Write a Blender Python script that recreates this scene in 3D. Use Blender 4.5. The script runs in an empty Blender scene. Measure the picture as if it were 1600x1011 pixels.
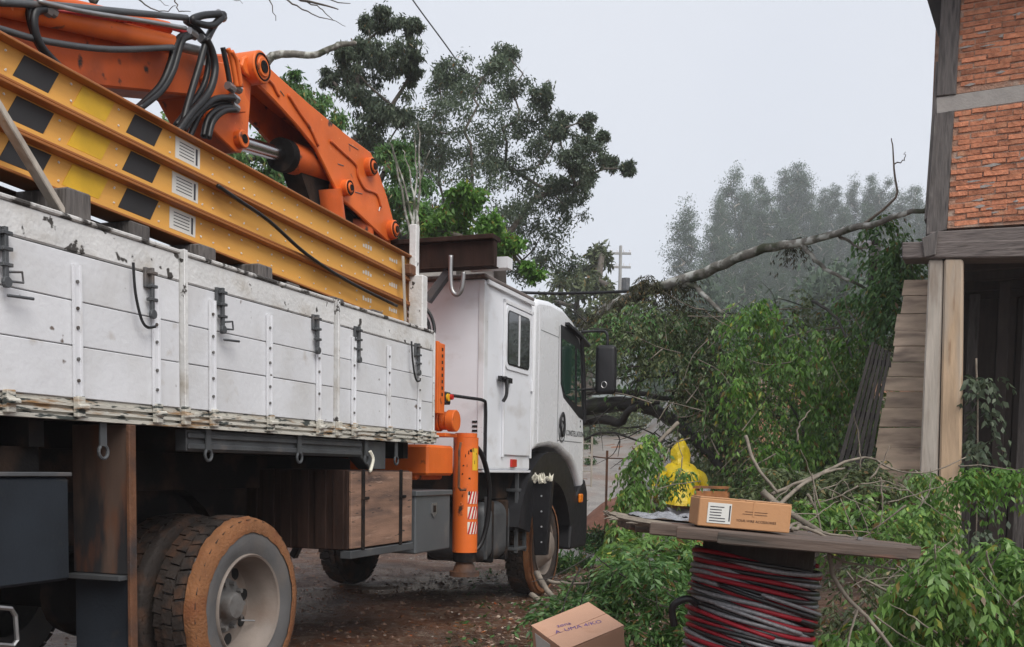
import bpy, bmesh, math, random
import numpy as np
from mathutils import Vector, Matrix

# ------------------------------------------------------------------ camera
sc = bpy.context.scene
FPX, CX, CY, CAMH = 1600.0, 800.0, 844.0, 1.3
PITCH, ROLL = math.radians(4.0), math.radians(0.9)
FW = np.array([0, math.cos(PITCH), -math.sin(PITCH)])
_U0 = np.array([0, math.sin(PITCH), math.cos(PITCH)]); _R0 = np.array([1.0, 0, 0])
RT = math.cos(ROLL)*_R0 + math.sin(ROLL)*_U0
UP = -math.sin(ROLL)*_R0 + math.cos(ROLL)*_U0
CAM = np.array([0, 0, CAMH])
cd = bpy.data.cameras.new('camera'); cam = bpy.data.objects.new('camera', cd)
sc.collection.objects.link(cam); sc.camera = cam
cd.sensor_width = 36; cd.lens = 36; cd.shift_y = (CY-505.5)/1600.0
cd.clip_start = 0.05; cd.clip_end = 3000
cam.matrix_world = Matrix(((RT[0], UP[0], -FW[0], 0), (RT[1], UP[1], -FW[1], 0), (RT[2], UP[2], -FW[2], CAMH), (0, 0, 0, 1)))

# ------------------------------------------------------------------ world, sun, exposure
SUN_EL, SUN_AZ = math.radians(48), math.radians(152)      # high, behind the photographer (overcast)
w = bpy.data.worlds.new('World'); sc.world = w; w.use_nodes = True
nt = w.node_tree; bg = nt.nodes['Background']
sky = nt.nodes.new('ShaderNodeTexSky'); sky.sky_type = 'NISHITA'; sky.sun_disc = False
sky.sun_elevation = SUN_EL; sky.sun_rotation = SUN_AZ; sky.dust_density = 4; sky.air_density = 1
tc = nt.nodes.new('ShaderNodeTexCoord'); nz = nt.nodes.new('ShaderNodeTexNoise')
nz.inputs['Scale'].default_value = 1.6; nz.inputs['Detail'].default_value = 4
nt.links.new(tc.outputs['Generated'], nz.inputs['Vector'])
cr = nt.nodes.new('ShaderNodeValToRGB')
cr.color_ramp.elements[0].position = .3; cr.color_ramp.elements[0].color = (.725, .76, .84, 1)
cr.color_ramp.elements[1].position = .7; cr.color_ramp.elements[1].color = (.82, .845, .90, 1)
nt.links.new(nz.outputs['Fac'], cr.inputs['Fac'])
sca = nt.nodes.new('ShaderNodeVectorMath'); sca.operation = 'SCALE'; sca.inputs['Scale'].default_value = 5.25
nt.links.new(cr.outputs['Color'], sca.inputs[0])
mixw = nt.nodes.new('ShaderNodeMix'); mixw.data_type = 'RGBA'; mixw.inputs[0].default_value = .88   # cloud cover
nt.links.new(sky.outputs['Color'], mixw.inputs[6]); nt.links.new(sca.outputs['Vector'], mixw.inputs[7])
nt.links.new(mixw.outputs[2], bg.inputs['Color']); bg.inputs['Strength'].default_value = .1
sl = bpy.data.lights.new('sun', 'SUN'); sl.energy = 1.5; sl.angle = math.radians(40); sl.color = (1, .97, .92)
so = bpy.data.objects.new('sun', sl); sc.collection.objects.link(so)
so.rotation_euler = Vector((-math.sin(SUN_AZ)*math.cos(SUN_EL), -math.cos(SUN_AZ)*math.cos(SUN_EL), -math.sin(SUN_EL))).to_track_quat('-Z', 'Y').to_euler()
sc.view_settings.view_transform = 'Standard'; sc.view_settings.look = 'None'
sc.view_settings.exposure = 1.0; sc.view_settings.gamma = 1; sc.view_settings.use_curve_mapping = False
sc.render.engine = 'CYCLES'; sc.cycles.use_denoising = True
sc.cycles.max_bounces = 6; sc.cycles.transparent_max_bounces = 8; sc.cycles.volume_bounces = 1
rnd = random.Random(7); RNG = np.random.default_rng(11)

# ------------------------------------------------------------------ helpers
def ray(px, py): return FW + (px-CX)/FPX*RT - (py-CY)/FPX*UP
def at(px, py, Y):
    d = ray(px, py); return CAM + d*(Y/d[1])
TA = math.radians(19.764)
TU = np.array([math.sin(TA), math.cos(TA), 0]); TL = np.array([-math.cos(TA), math.sin(TA), 0]); T0 = TL*4.45
def ty(px, py, yl):           # point of the truck's frame on its plane y = yl  -> (x, z)
    d = ray(px, py); k = (4.45+yl)/(d@TL); p = CAM+d*k-T0
    return float(p@TU), float(p[2])
def tx(px, py, xl):           # same on the plane x = xl -> (y, z)
    d = ray(px, py); k = xl/(d@TU); p = CAM+d*k-T0
    return float(p@TL), float(p[2])
def P3(px, py, yl):
    x, z = ty(px, py, yl); return (x, yl, z)
def sstep(v):
    v = np.clip(v, 0, 1); return v*v*(3-2*v)
def ground_z(x, y):
    x = np.asarray(x, float); y = np.asarray(y, float)
    z = .22*sstep((x-2.6)/2.5)*sstep((y-6)/4)
    z = z + .9*sstep((y-14)/22) + 1.9*sstep((y-22)/26) + .18*np.sin(x*.35+1)*np.sin(y*.22)*sstep((y-14)/10)
    z = z + 2.6*sstep((y-17)/11)*sstep((x-.115*y)/3.0)
    z = z + 40*sstep((y-95)/160)*sstep((x+45)/100) + 9*sstep((y-35)/50)*sstep((-x-2)/20)
    z = z + .022*np.sin(2.3*x+.7*y)*np.sin(1.7*y-.5*x) + .012*np.sin(6.1*x-2*y)*np.sin(5.3*y+x)
    return z
def gz(x, y): return float(ground_z(x, y))

def link(o, parent=None):
    sc.collection.objects.link(o)
    if parent is not None: o.parent = parent
    return o
def tag(o, label=None, cat=None, group=None, kind=None):
    if label: o['label'] = label
    if cat: o['category'] = cat
    if group: o['group'] = group
    if kind: o['kind'] = kind
    return o
def empty(name, loc=(0, 0, 0), rot=(0, 0, 0)):
    o = bpy.data.objects.new(name, None); o.location = loc; o.rotation_euler = rot
    o.empty_display_size = .2
    return link(o)

class MB:
    def __init__(s): s.v = []; s.f = []
    def add(s, vs, fs):
        n = len(s.v); s.v += [tuple(map(float, q)) for q in vs]; s.f += [tuple(i+n for i in q) for q in fs]; return s
    def box(s, x0, x1, y0, y1, z0, z1, M=None):
        vs = [(x0, y0, z0), (x1, y0, z0), (x1, y1, z0), (x0, y1, z0), (x0, y0, z1), (x1, y0, z1), (x1, y1, z1), (x0, y1, z1)]
        if M is not None: vs = [tuple(M @ Vector(q)) for q in vs]
        return s.add(vs, [(0, 3, 2, 1), (4, 5, 6, 7), (0, 1, 5, 4), (1, 2, 6, 5), (2, 3, 7, 6), (3, 0, 4, 7)])
    def bar(s, a, b, w, h, up=(0, 0, 1)):          # box beam from a to b
        a = Vector(a); b = Vector(b); d = (b-a).normalized(); up = Vector(up)
        r = d.cross(up)
        if r.length < 1e-5: r = d.cross(Vector((1, 0, 0)))
        r.normalize(); u = r.cross(d).normalized(); vs = []
        for p in (a, b):
            for i, j in ((-1, -1), (1, -1), (1, 1), (-1, 1)): vs.append(p+r*(i*w/2)+u*(j*h/2))
        return s.add(vs, [(0, 1, 2, 3), (7, 6, 5, 4), (0, 4, 5, 1), (1, 5, 6, 2), (2, 6, 7, 3), (3, 7, 4, 0)])
    def tube(s, pts, r, n=8, cap=True):
        pts = [Vector(p) for p in pts]; m = len(pts)
        rs = list(r) if hasattr(r, '__len__') else [r]*m
        prev = None; vs = []
        for i, p in enumerate(pts):
            d = (pts[min(i+1, m-1)]-pts[max(i-1, 0)])
            if d.length < 1e-9: d = Vector((0, 0, 1))
            d.normalize()
            if prev is None:
                a = d.cross(Vector((0, 0, 1)))
                if a.length < 1e-3: a = d.cross(Vector((1, 0, 0)))
            else: a = prev - d*prev.dot(d)
            if a.length < 1e-6: a = d.orthogonal()
            a.normalize(); b = d.cross(a); prev = a
            for k in range(n):
                t = 2*math.pi*k/n; vs.append(p+(a*math.cos(t)+b*math.sin(t))*rs[i])
        fs = []
        for i in range(m-1):
            for k in range(n):
                k2 = (k+1) % n; fs.append((i*n+k, i*n+k2, (i+1)*n+k2, (i+1)*n+k))
        if cap: fs.append(tuple(range(n-1, -1, -1))); fs.append(tuple(range((m-1)*n, m*n)))
        return s.add(vs, fs)
    def cyl(s, a, b, r, r2=None, n=16): return s.tube([a, b], [r, r if r2 is None else r2], n)
    def prism(s, poly, y0, y1):                    # polygon in x,z extruded along y
        n = len(poly)
        vs = [(x, y0, z) for x, z in poly]+[(x, y1, z) for x, z in poly]
        return s.add(vs, [tuple(range(n)), tuple(range(2*n-1, n-1, -1))]+[(i, i+n, (i+1) % n+n, (i+1) % n) for i in range(n)])
    def lathe(s, prof, n=40, c=(0, 0, 0), close=False):   # profile (r, y) turned about the y axis
        m = len(prof); vs = []; fs = []
        for k in range(n):
            t = 2*math.pi*k/n
            for r, y in prof: vs.append((c[0]+r*math.cos(t), c[1]+y, c[2]+r*math.sin(t)))
        for k in range(n):
            k2 = (k+1) % n
            for i in range(m-1): fs.append((k*m+i, k*m+i+1, k2*m+i+1, k2*m+i))
            if close: fs.append((k*m+m-1, k*m, k2*m, k2*m+m-1))
        return s.add(vs, fs)
    def build(s, name, mat, parent=None, smooth=None, bevel=0, seg=1, kind=None):
        me = bpy.data.meshes.new(name); me.from_pydata(s.v, [], s.f)
        if bevel == 0 or True:
            b = bmesh.new(); b.from_mesh(me); bmesh.ops.recalc_face_normals(b, faces=b.faces); b.to_mesh(me); b.free()
        if mat: me.materials.append(mat)
        if smooth is not None: me.shade_smooth() if smooth is True else me.shade_smooth()
        o = bpy.data.objects.new(name, me); link(o, parent)
        if smooth not in (None, True):
            try: me.set_sharp_from_angle(angle=math.radians(smooth))
            except Exception: pass
        if bevel:
            m = o.modifiers.new('bevel', 'BEVEL'); m.width = bevel; m.segments = seg; m.limit_method = 'ANGLE'; m.angle_limit = math.radians(35)
        if kind: o['kind'] = kind
        return o

def spline(pts, k=6):
    P = [np.array(p, float) for p in pts]; out = []
    for i in range(len(P)-1):
        p0 = P[max(i-1, 0)]; p1 = P[i]; p2 = P[i+1]; p3 = P[min(i+2, len(P)-1)]
        for j in range(k):
            t = j/k
            out.append(.5*((2*p1)+(-p0+p2)*t+(2*p0-5*p1+4*p2-p3)*t*t+(-p0+3*p1-3*p2+p3)*t**3))
    out.append(P[-1]); return out
def quads(name, V, mat, parent=None, kind=None):   # V: (4n,3) array of separate quads
    n = len(V)//4; me = bpy.data.meshes.new(name)
    me.vertices.add(4*n); me.vertices.foreach_set('co', np.ascontiguousarray(V, dtype=np.float32).ravel())
    me.loops.add(4*n); me.loops.foreach_set('vertex_index', np.arange(4*n, dtype=np.int32))
    me.polygons.add(n); me.polygons.foreach_set('loop_start', np.arange(0, 4*n, 4, dtype=np.int32))
    me.polygons.foreach_set('loop_total', np.full(n, 4, dtype=np.int32))
    me.update(calc_edges=True); me.validate(); me.materials.append(mat)
    o = bpy.data.objects.new(name, me); link(o, parent)
    if kind: o['kind'] = kind
    return o
def unit(a): return a/np.maximum(np.linalg.norm(a, axis=-1, keepdims=True), 1e-9)
def leaf_quads(P, D, ln, wd, fold=.25):
    n = len(P); D = unit(D); R = RNG.normal(size=(n, 3)); R[:, 2] *= .35
    W = unit(np.cross(D, unit(np.cross(R, D))+1e-6)); N = np.cross(D, W)
    ln = np.broadcast_to(ln, (n,))[:, None]; wd = np.broadcast_to(wd, (n,))[:, None]
    V = np.empty((n, 4, 3)); mid = P+D*ln*.45+N*(wd*fold)
    V[:, 0] = P; V[:, 1] = mid+W*wd*.5; V[:, 2] = P+D*ln; V[:, 3] = mid-W*wd*.5
    return V.reshape(-1, 3)
def ball(n):
    v = unit(RNG.normal(size=(n, 3))); return v*(RNG.random((n, 1))**(1/2.2))
def sprays(C, Rad, per, L=(.16, .34), leaf=(.06, .02), pairs=6, droop=.9, squash=.8):
    C = np.asarray(C, float); Rad = np.asarray(Rad, float)
    cnt = np.maximum((per*np.ones(len(C))).astype(int), 1); idx = np.repeat(np.arange(len(C)), cnt); n = len(idx)
    off = ball(n); off[:, 2] *= squash
    pos = C[idx]+off*Rad[idx][:, None]
    d = unit(off*.9+RNG.normal(size=(n, 3))*.7); d[:, 2] *= .45; d = unit(d)
    Ls = RNG.uniform(L[0], L[1], n)[:, None]; dr = (droop*RNG.uniform(.5, 1.3, n))[:, None]
    out = []
    for j in range(pairs):
        s = (j+.6)/pairs
        p = pos+d*Ls*s; p[:, 2] -= (Ls*dr*s*s)[:, 0]
        t = d*Ls; t[:, 2] -= (2*Ls*dr*s)[:, 0]; t = unit(t)
        b = unit(np.cross(t, np.array([0, 0, 1.0]))+1e-4)
        for sg in ((-1, 1) if j < pairs-1 else (-1, 1, 0)):
            D = t*.7+b*sg*.75+RNG.normal(size=(n, 3))*.22; D[:, 2] -= .45*droop
            sc_ = RNG.uniform(.7, 1.2, n)*(1-.25*abs(s-.5))
            out.append(leaf_quads(p, D, leaf[0]*sc_, leaf[1]*sc_))
    return np.concatenate(out)
def cloud(C, Rad, per, leaf=(.12, .035), droop=.8, squash=.8, sub=7, subr=.33):
    out = []
    for c, r in zip(np.asarray(C, float), np.asarray(Rad, float)):
        k = max(3, int(sub)); sc_ = ball(k); sc_[:, 2] *= squash; sc_ = c+sc_*r
        n = int(per); ii = RNG.integers(0, k, n)
        p = sc_[ii]+RNG.normal(size=(n, 3))*r*subr*np.array([1, 1, .8])*.6
        D = RNG.normal(size=(n, 3)); D[:, 2] -= droop
        out.append(leaf_quads(p, D, leaf[0]*RNG.uniform(.6, 1.3, n), leaf[1]*RNG.uniform(.7, 1.3, n)))
    return np.concatenate(out)

# ------------------------------------------------------------------ materials
def mat(name, col, rough=.6, metal=0, var=.15, scale=5, bump=0, bscale=60, dirt=None, spec=.5, orand=0, stretch=None, coat=0, rvar=.1):
    m = bpy.data.materials.new(name); m.use_nodes = True; n = m.node_tree; N = n.nodes; L = n.links
    b = N['Principled BSDF']; b.inputs['Roughness'].default_value = rough; b.inputs['Metallic'].default_value = metal
    b.inputs['Specular IOR Level'].default_value = spec; b.inputs['Coat Weight'].default_value = coat
    t = N.new('ShaderNodeTexCoord'); vec = t.outputs['Object']
    oi = N.new('ShaderNodeObjectInfo')
    if stretch or orand:
        mp = N.new('ShaderNodeMapping'); L.new(vec, mp.inputs['Vector'])
        if stretch: mp.inputs['Scale'].default_value = stretch
        if orand:
            cx = N.new('ShaderNodeCombineXYZ'); ml = N.new('ShaderNodeMath'); ml.operation = 'MULTIPLY'; ml.inputs[1].default_value = 37
            L.new(oi.outputs['Random'], ml.inputs[0])
            for i in range(3): L.new(ml.outputs[0], cx.inputs[i])
            L.new(cx.outputs[0], mp.inputs['Location'])
        vec = mp.outputs['Vector']
    def noise(s, d=5):
        z = N.new('ShaderNodeTexNoise'); z.inputs['Scale'].default_value = s; z.inputs['Detail'].default_value = d
        L.new(vec, z.inputs['Vector']); return z.outputs['Fac']
    def mixc(f, a, bb):
        x = N.new('ShaderNodeMix'); x.data_type = 'RGBA'
        if hasattr(f, 'links'): L.new(f, x.inputs[0])
        else: x.inputs[0].default_value = f
        for s, v in ((6, a), (7, bb)):
            if hasattr(v, 'links'): L.new(v, x.inputs[s])
            else: x.inputs[s].default_value = (*v, 1)
        return x.outputs[2]
    def ramp(f, lo, hi):
        x = N.new('ShaderNodeMapRange'); x.inputs[1].default_value = lo; x.inputs[2].default_value = hi; L.new(f, x.inputs[0]); return x.outputs[0]
    c = mixc(ramp(noise(scale), .3, .7), tuple(v*(1-var) for v in col), tuple(min(v*(1+var), 1) for v in col))
    if orand:
        h = N.new('ShaderNodeHueSaturation'); L.new(c, h.inputs['Color'])
        mr = N.new('ShaderNodeMapRange'); mr.inputs[3].default_value = 1-orand; mr.inputs[4].default_value = 1+orand
        L.new(oi.outputs['Random'], mr.inputs[0]); L.new(mr.outputs[0], h.inputs['Value']); c = h.outputs['Color']
    for dd in (dirt or []):
        dc, ds, lo, hi = dd; c = mixc(ramp(noise(ds, 8), lo, hi), c, dc)
    L.new(c, b.inputs['Base Color'])
    if rvar:
        rr = N.new('ShaderNodeMapRange'); rr.inputs[3].default_value = max(rough-rvar, .03); rr.inputs[4].default_value = min(rough+rvar, 1)
        L.new(noise(scale*2.7), rr.inputs[0]); L.new(rr.outputs[0], b.inputs['Roughness'])
    if bump:
        bm = N.new('ShaderNodeBump'); bm.inputs['Strength'].default_value = bump; bm.inputs['Distance'].default_value = .02
        L.new(noise(bscale, 6), bm.inputs['Height']); L.new(bm.outputs['Normal'], b.inputs['Normal'])
    return m
def leafmat(name, c1, c2, trans=.3, rough=.45, old=.05, patch=.6):
    m = bpy.data.materials.new(name); m.use_nodes = True; n = m.node_tree; N = n.nodes; L = n.links
    b = N['Principled BSDF']; b.inputs['Roughness'].default_value = rough; b.inputs['Specular IOR Level'].default_value = .4
    g = N.new('ShaderNodeNewGeometry'); r = N.new('ShaderNodeValToRGB'); e = r.color_ramp.elements
    e[0].position = 0; e[0].color = (*c1, 1); e[1].position = 1-old*1.6; e[1].color = (*c2, 1)
    q = e.new(1-old); q.color = (c2[0]*1.7+.02, c2[1]*1.05, c2[2]*.8, 1); q = e.new(1-old*.3); q.color = (.17, .10, .035, 1)
    L.new(g.outputs['Random Per Island'], r.inputs['Fac'])
    t = N.new('ShaderNodeTexCoord'); z = N.new('ShaderNodeTexNoise'); z.inputs['Scale'].default_value = patch; z.inputs['Detail'].default_value = 3
    L.new(t.outputs['Object'], z.inputs['Vector'])
    mr = N.new('ShaderNodeMapRange'); mr.inputs[1].default_value = .3; mr.inputs[2].default_value = .7; mr.inputs[3].default_value = .72; mr.inputs[4].default_value = 1.28
    L.new(z.outputs['Fac'], mr.inputs[0])
    h = N.new('ShaderNodeHueSaturation'); L.new(r.outputs['Color'], h.inputs['Color']); L.new(mr.outputs[0], h.inputs['Value'])
    L.new(h.outputs['Color'], b.inputs['Base Color'])
    tr = N.new('ShaderNodeBsdfTranslucent'); L.new(h.outputs['Color'], tr.inputs['Color'])
    ms = N.new('ShaderNodeMixShader'); ms.inputs[0].default_value = trans
    L.new(b.outputs[0], ms.inputs[1]); L.new(tr.outputs[0], ms.inputs[2]); L.new(ms.outputs[0], N['Material Output'].inputs['Surface'])
    return m
def glass(name, col, rough=.05):
    m = bpy.data.materials.new(name); m.use_nodes = True; b = m.node_tree.nodes['Principled BSDF']
    b.inputs['Base Color'].default_value = (*col, 1); b.inputs['Roughness'].default_value = rough; b.inputs['Coat Weight'].default_value = .5
    return m
M = {}
RUST = (.16, .06, .025)
M['white'] = mat('white_paint', (.70, .71, .735), .42, var=.06, scale=2.2, bump=.05, bscale=25, dirt=[((.50, .49, .47), 3.0, .56, .78), ((.12, .10, .09), 16, .70, .74)])
M['plank'] = mat('white_painted_plank', (.65, .66, .68), .5, var=.06, scale=2.0, bump=.12, bscale=30, orand=.03, dirt=[((.50, .49, .47), 2.4, .50, .85), ((.42, .38, .33), 7, .64, .80), ((.16, .13, .11), 13, .70, .74)])
M['worn'] = mat('worn_white_paint', (.64, .64, .63), .6, var=.1, scale=4, bump=.25, bscale=40, dirt=[((.44, .41, .36), 5, .52, .75), ((.05, .045, .04), 13, .63, .66)])
M['chipped'] = mat('chipped_edge', (.52, .51, .49), .6, var=.15, scale=6, bump=.4, bscale=40, dirt=[((.05, .045, .04), 10, .48, .54)])
M['rail'] = mat('chipped_rail_paint', (.52, .50, .44), .6, var=.15, scale=7, bump=.3, bscale=50, stretch=(1, 1, 6), dirt=[((.30, .17, .07), 6, .55, .68), ((.05, .06, .055), 10, .56, .60)])
M['cab'] = mat('cab_white', (.74, .755, .78), .28, var=.03, scale=1.5, coat=.3, dirt=[((.52, .50, .45), 2.2, .62, .9)])
M['cabin'] = mat('cabin_white', (.76, .78, .82), .4, var=.05, scale=1.6, bump=.03, bscale=8, dirt=[((.48, .45, .43), 2.6, .55, .85)], stretch=(1, 1, 1.8))
M['black'] = mat('black_plastic', (.013, .013, .015), .5, spec=.35, var=.3, bump=.05)
M['dark'] = mat('dark_chassis', (.010, .009, .009), .85, spec=.15, var=.4, scale=4, bump=.2, dirt=[((.06, .035, .022), 4, .5, .75)])
M['darkgrey'] = mat('dark_grey_steel', (.075, .08, .085), .5, metal=.2, var=.25, scale=5, bump=.1, dirt=[((.16, .13, .11), 5, .6, .8)])
M['toolbox'] = mat('toolbox_grey', (.085, .092, .098), .42, var=.12, scale=3, dirt=[((.15, .14, .13), 4, .6, .85)])
M['bluebox'] = mat('dark_blue_steel', (.016, .021, .028), .55, spec=.3, var=.3, scale=3, bump=.1, dirt=[((.07, .055, .045), 5, .58, .8)])
M['orange'] = mat('crane_orange', (.70, .145, .024), .45, spec=.3, var=.12, scale=3, bump=.05, bscale=30, dirt=[((.50, .085, .015), 2.5, .55, .8), ((.06, .03, .022), 7, .63, .70), ((.80, .30, .12), 26, .70, .74)])
M['orange_dirty'] = mat('crane_orange_dirty', (.60, .11, .020), .5, spec=.3, var=.2, scale=3, bump=.08, dirt=[((.10, .04, .025), 3, .5, .8), ((.03, .025, .022), 8, .63, .70)])
M['beam'] = mat('ochre_beam', (.70, .37, .085), .5, spec=.3, var=.10, scale=3, bump=.06, bscale=60, stretch=(.35, 1, 1.6), dirt=[((.36, .15, .035), 3, .55, .85), ((.55, .34, .12), 30, .68, .75)])
M['flange'] = mat('beam_flange_brown', (.30, .105, .022), .5, var=.15, scale=3, stretch=(.3, 1, 1), bump=.08)
M['tapeblack'] = mat('black_tape', (.018, .018, .019), .55, var=.2)
M['tapeyellow'] = mat('yellow_tape', (.66, .40, .02), .45, var=.12, scale=9)
M['sticker'] = mat('white_sticker', (.66, .66, .62), .5, var=.05)
M['ink'] = mat('dark_ink', (.05, .05, .06), .7, var=.1)
M['purple'] = mat('purple_marker', (.10, .055, .22), .6, var=.3, scale=40)
M['rubber'] = mat('hose_rubber', (.010, .010, .011), .42, spec=.4, var=.3, scale=12)
M['steel'] = mat('worn_steel', (.33, .33, .33), .4, metal=.8, var=.2, scale=9)
M['rod'] = mat('chrome_rod', (.55, .55, .55), .2, metal=1, var=.05)
M['rusty'] = mat('rusty_steel', (.13, .055, .025), .75, var=.35, scale=7, bump=.3, dirt=[((.03, .025, .025), 4, .5, .7)])
M['tyre'] = mat('tyre_rubber', (.10, .098, .098), .8, var=.15, scale=6, bump=.1, dirt=[((.14, .12, .105), 5, .5, .85)])
M['tread'] = mat('tyre_tread_mud', (.032, .024, .02), .75, var=.4, scale=10, bump=.4, dirt=[((.11, .05, .025), 8, .5, .75)])
M['mud'] = mat('orange_mud', (.215, .09, .034), .85, var=.2, scale=9, bump=.5, bscale=70, dirt=[((.17, .055, .018), 7, .5, .75)])
M['rim'] = mat('dusty_rim', (.215, .18, .155), .6, var=.15, scale=6, bump=.08, dirt=[((.16, .105, .075), 4, .5, .8)])
M['hub'] = mat('hub_grey', (.14, .135, .13), .6, var=.2, scale=12, dirt=[((.06, .04, .03), 8, .5, .7)])
M['hole'] = mat('dark_hole', (.006, .006, .006), .9, var=0)
M['ply'] = mat('plywood', (.25, .145, .098), .75, var=.28, scale=6, bump=.3, stretch=(.5, 1, 3.5), dirt=[((.075, .05, .042), 3.5, .48, .72), ((.40, .26, .19), 9, .6, .75), ((.03, .025, .022), 12, .62, .68)])
M['brownwood'] = mat('dark_brown_wood', (.028, .014, .010), .8, var=.4, scale=7, spec=.2, stretch=(3, 3, .5), bump=.2)
M['panelwood'] = mat('scuffed_panel', (.10, .062, .045), .7, var=.3, scale=5, stretch=(2, 2, .5), dirt=[((.018, .018, .02), 2.3, .5, .6), ((.14, .045, .015), 3.1, .55, .7)])
M['oldwood'] = mat('weathered_timber', (.12, .107, .10), .85, var=.45, scale=5, stretch=(6, 6, .7), bump=.6, bscale=9, orand=.12, dirt=[((.035, .03, .03), 5, .55, .75), ((.24, .22, .20), 7, .62, .8)])
M['oldwood_h'] = mat('weathered_beam', (.155, .13, .12), .85, var=.45, scale=5, stretch=(.7, 6, 6), bump=.6, bscale=9, orand=.12, dirt=[((.04, .033, .03), 5, .55, .75), ((.26, .22, .19), 7, .62, .8)])
M['postgrey'] = mat('pale_grey_post', (.43, .385, .33), .8, var=.15, scale=4, stretch=(4, 4, .6), bump=.3, bscale=12, dirt=[((.22, .17, .13), 3, .5, .8)])
M['posttan'] = mat('tan_post', (.46, .33, .215), .8, var=.2, scale=4, stretch=(4, 4, .6), bump=.3, bscale=12, dirt=[((.40, .33, .26), 1.3, .45, .6), ((.22, .12, .06), 5, .6, .8)])
M['board'] = mat('tan_board', (.45, .35, .265), .8, var=.22, scale=4, stretch=(.8, 1, 4), bump=.3, orand=.22, dirt=[((.16, .12, .10), 3, .5, .75)])
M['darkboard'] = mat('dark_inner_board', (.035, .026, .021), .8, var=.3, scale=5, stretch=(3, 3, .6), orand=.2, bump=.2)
M['slat'] = mat('dark_slat', (.03, .026, .024), .8, var=.4, scale=6, orand=.3, bump=.2)
M['brick'] = mat('fired_brick', (.50, .195, .105), .92, var=.3, scale=16, bump=.7, bscale=40, orand=.26, dirt=[((.52, .26, .15), 9, .55, .75), ((.20, .08, .05), 12, .66, .74)])
M['mortar'] = mat('mortar', (.40, .23, .16), .95, var=.3, scale=20, bump=.8, bscale=60, dirt=[((.46, .37, .30), 6, .50, .66)])
M['concrete'] = mat('concrete_band', (.36, .335, .31), .9, var=.12, scale=8, bump=.3, bscale=50)
M['reelwood'] = mat('reel_plank', (.10, .072, .057), .8, var=.35, scale=5, stretch=(.6, 7, 7), bump=.35, bscale=6, orand=.15, dirt=[((.035, .035, .03), 4, .5, .72), ((.20, .085, .05), 3, .62, .75)])
M['cored'] = mat('red_cable', (.27, .012, .022), .5, spec=.3, var=.15, scale=20)
M['cogrey'] = mat('aluminium_strand', (.23, .23, .24), .5, metal=.3, var=.3, scale=90)
M['coblack'] = mat('black_cable', (.014, .014, .015), .4, var=.2)
M['carton'] = mat('carton', (.47, .245, .115), .8, var=.08, scale=5, bump=.06, dirt=[((.36, .16, .06), 6, .62, .8)])
M['carton2'] = mat('pinkish_carton', (.52, .30, .20), .75, var=.07, scale=4, bump=.1, bscale=12, dirt=[((.42, .22, .13), 5, .6, .8)])
M['film'] = mat('clear_plastic_film', (.22, .22, .235), .25, var=.35, scale=22, bump=.6, bscale=25)
M['bark'] = mat('grey_bark', (.10, .085, .07), .9, var=.4, scale=9, bump=.6, bscale=30, dirt=[((.045, .05, .025), 4, .55, .7)])
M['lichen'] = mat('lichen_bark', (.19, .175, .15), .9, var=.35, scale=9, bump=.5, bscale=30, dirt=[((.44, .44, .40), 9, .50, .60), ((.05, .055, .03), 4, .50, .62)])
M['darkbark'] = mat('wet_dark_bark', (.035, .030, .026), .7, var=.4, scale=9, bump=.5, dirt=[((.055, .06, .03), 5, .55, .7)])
M['stick'] = mat('pale_stick', (.20, .17, .135), .85, var=.3, scale=14, bump=.3, dirt=[((.12, .10, .08), 9, .55, .7)])
M['splinter'] = mat('splintered_white', (.72, .69, .58), .8, var=.15, scale=30)
M['raincoat'] = mat('yellow_raincoat', (.72, .52, .01), .4, var=.16, scale=10, bump=.7, bscale=16)
M['band'] = mat('reflective_band', (.55, .56, .56), .4, var=.05)
M['trousers'] = mat('grey_trousers', (.23, .23, .25), .8, var=.2, scale=14, bump=.3)
M['skin'] = mat('skin', (.34, .18, .12), .6, var=.08)
M['metalroof'] = mat('grey_metal_roof', (.33, .33, .325), .5, var=.1, scale=4)
M['concretepole'] = mat('concrete_pole', (.30, .30, .29), .9, var=.1)
M['lampwhite'] = mat('lamp_white', (.7, .7, .72), .4, var=.03)
M['amber'] = mat('amber_lens', (.75, .20, .01), .25, var=.05)
M['redlens'] = mat('red_lens', (.50, .02, .02), .3, var=.05)
M['glass'] = glass('tinted_glass', (.02, .05, .036), .04)
M['darkglass'] = glass('cabin_window_glass', (.02, .022, .024), .12)
M['gauze'] = mat('grey_curtain', (.10, .105, .11), .4, var=.15, scale=12)
M['leaf'] = leafmat('fresh_leaf', (.06, .15, .028), (.25, .42, .11), .42, .34, old=.06, patch=2.2)
M['leaf2'] = leafmat('deep_leaf', (.045, .12, .030), (.15, .28, .085), .36, .34)
M['leafdark'] = leafmat('dark_tree_leaf', (.050, .080, .048), (.14, .18, .11), .34, .5, old=.01, patch=.5)
M['leafolive'] = leafmat('olive_leaf', (.050, .078, .030), (.15, .18, .08), .3, old=.03)
M['leaflime'] = leafmat('lime_leaf', (.06, .16, .02), (.15, .30, .05), .38)
M['leaffar'] = leafmat('eucalyptus_leaf', (.030, .065, .034), (.085, .135, .070), .2, .5, old=.005, patch=.1)
M['moss'] = leafmat('moss_fibre', (.022, .025, .010), (.07, .07, .03), .2, .7)
M['grass'] = leafmat('ground_leaf', (.025, .07, .018), (.08, .17, .045), .3)

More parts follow.
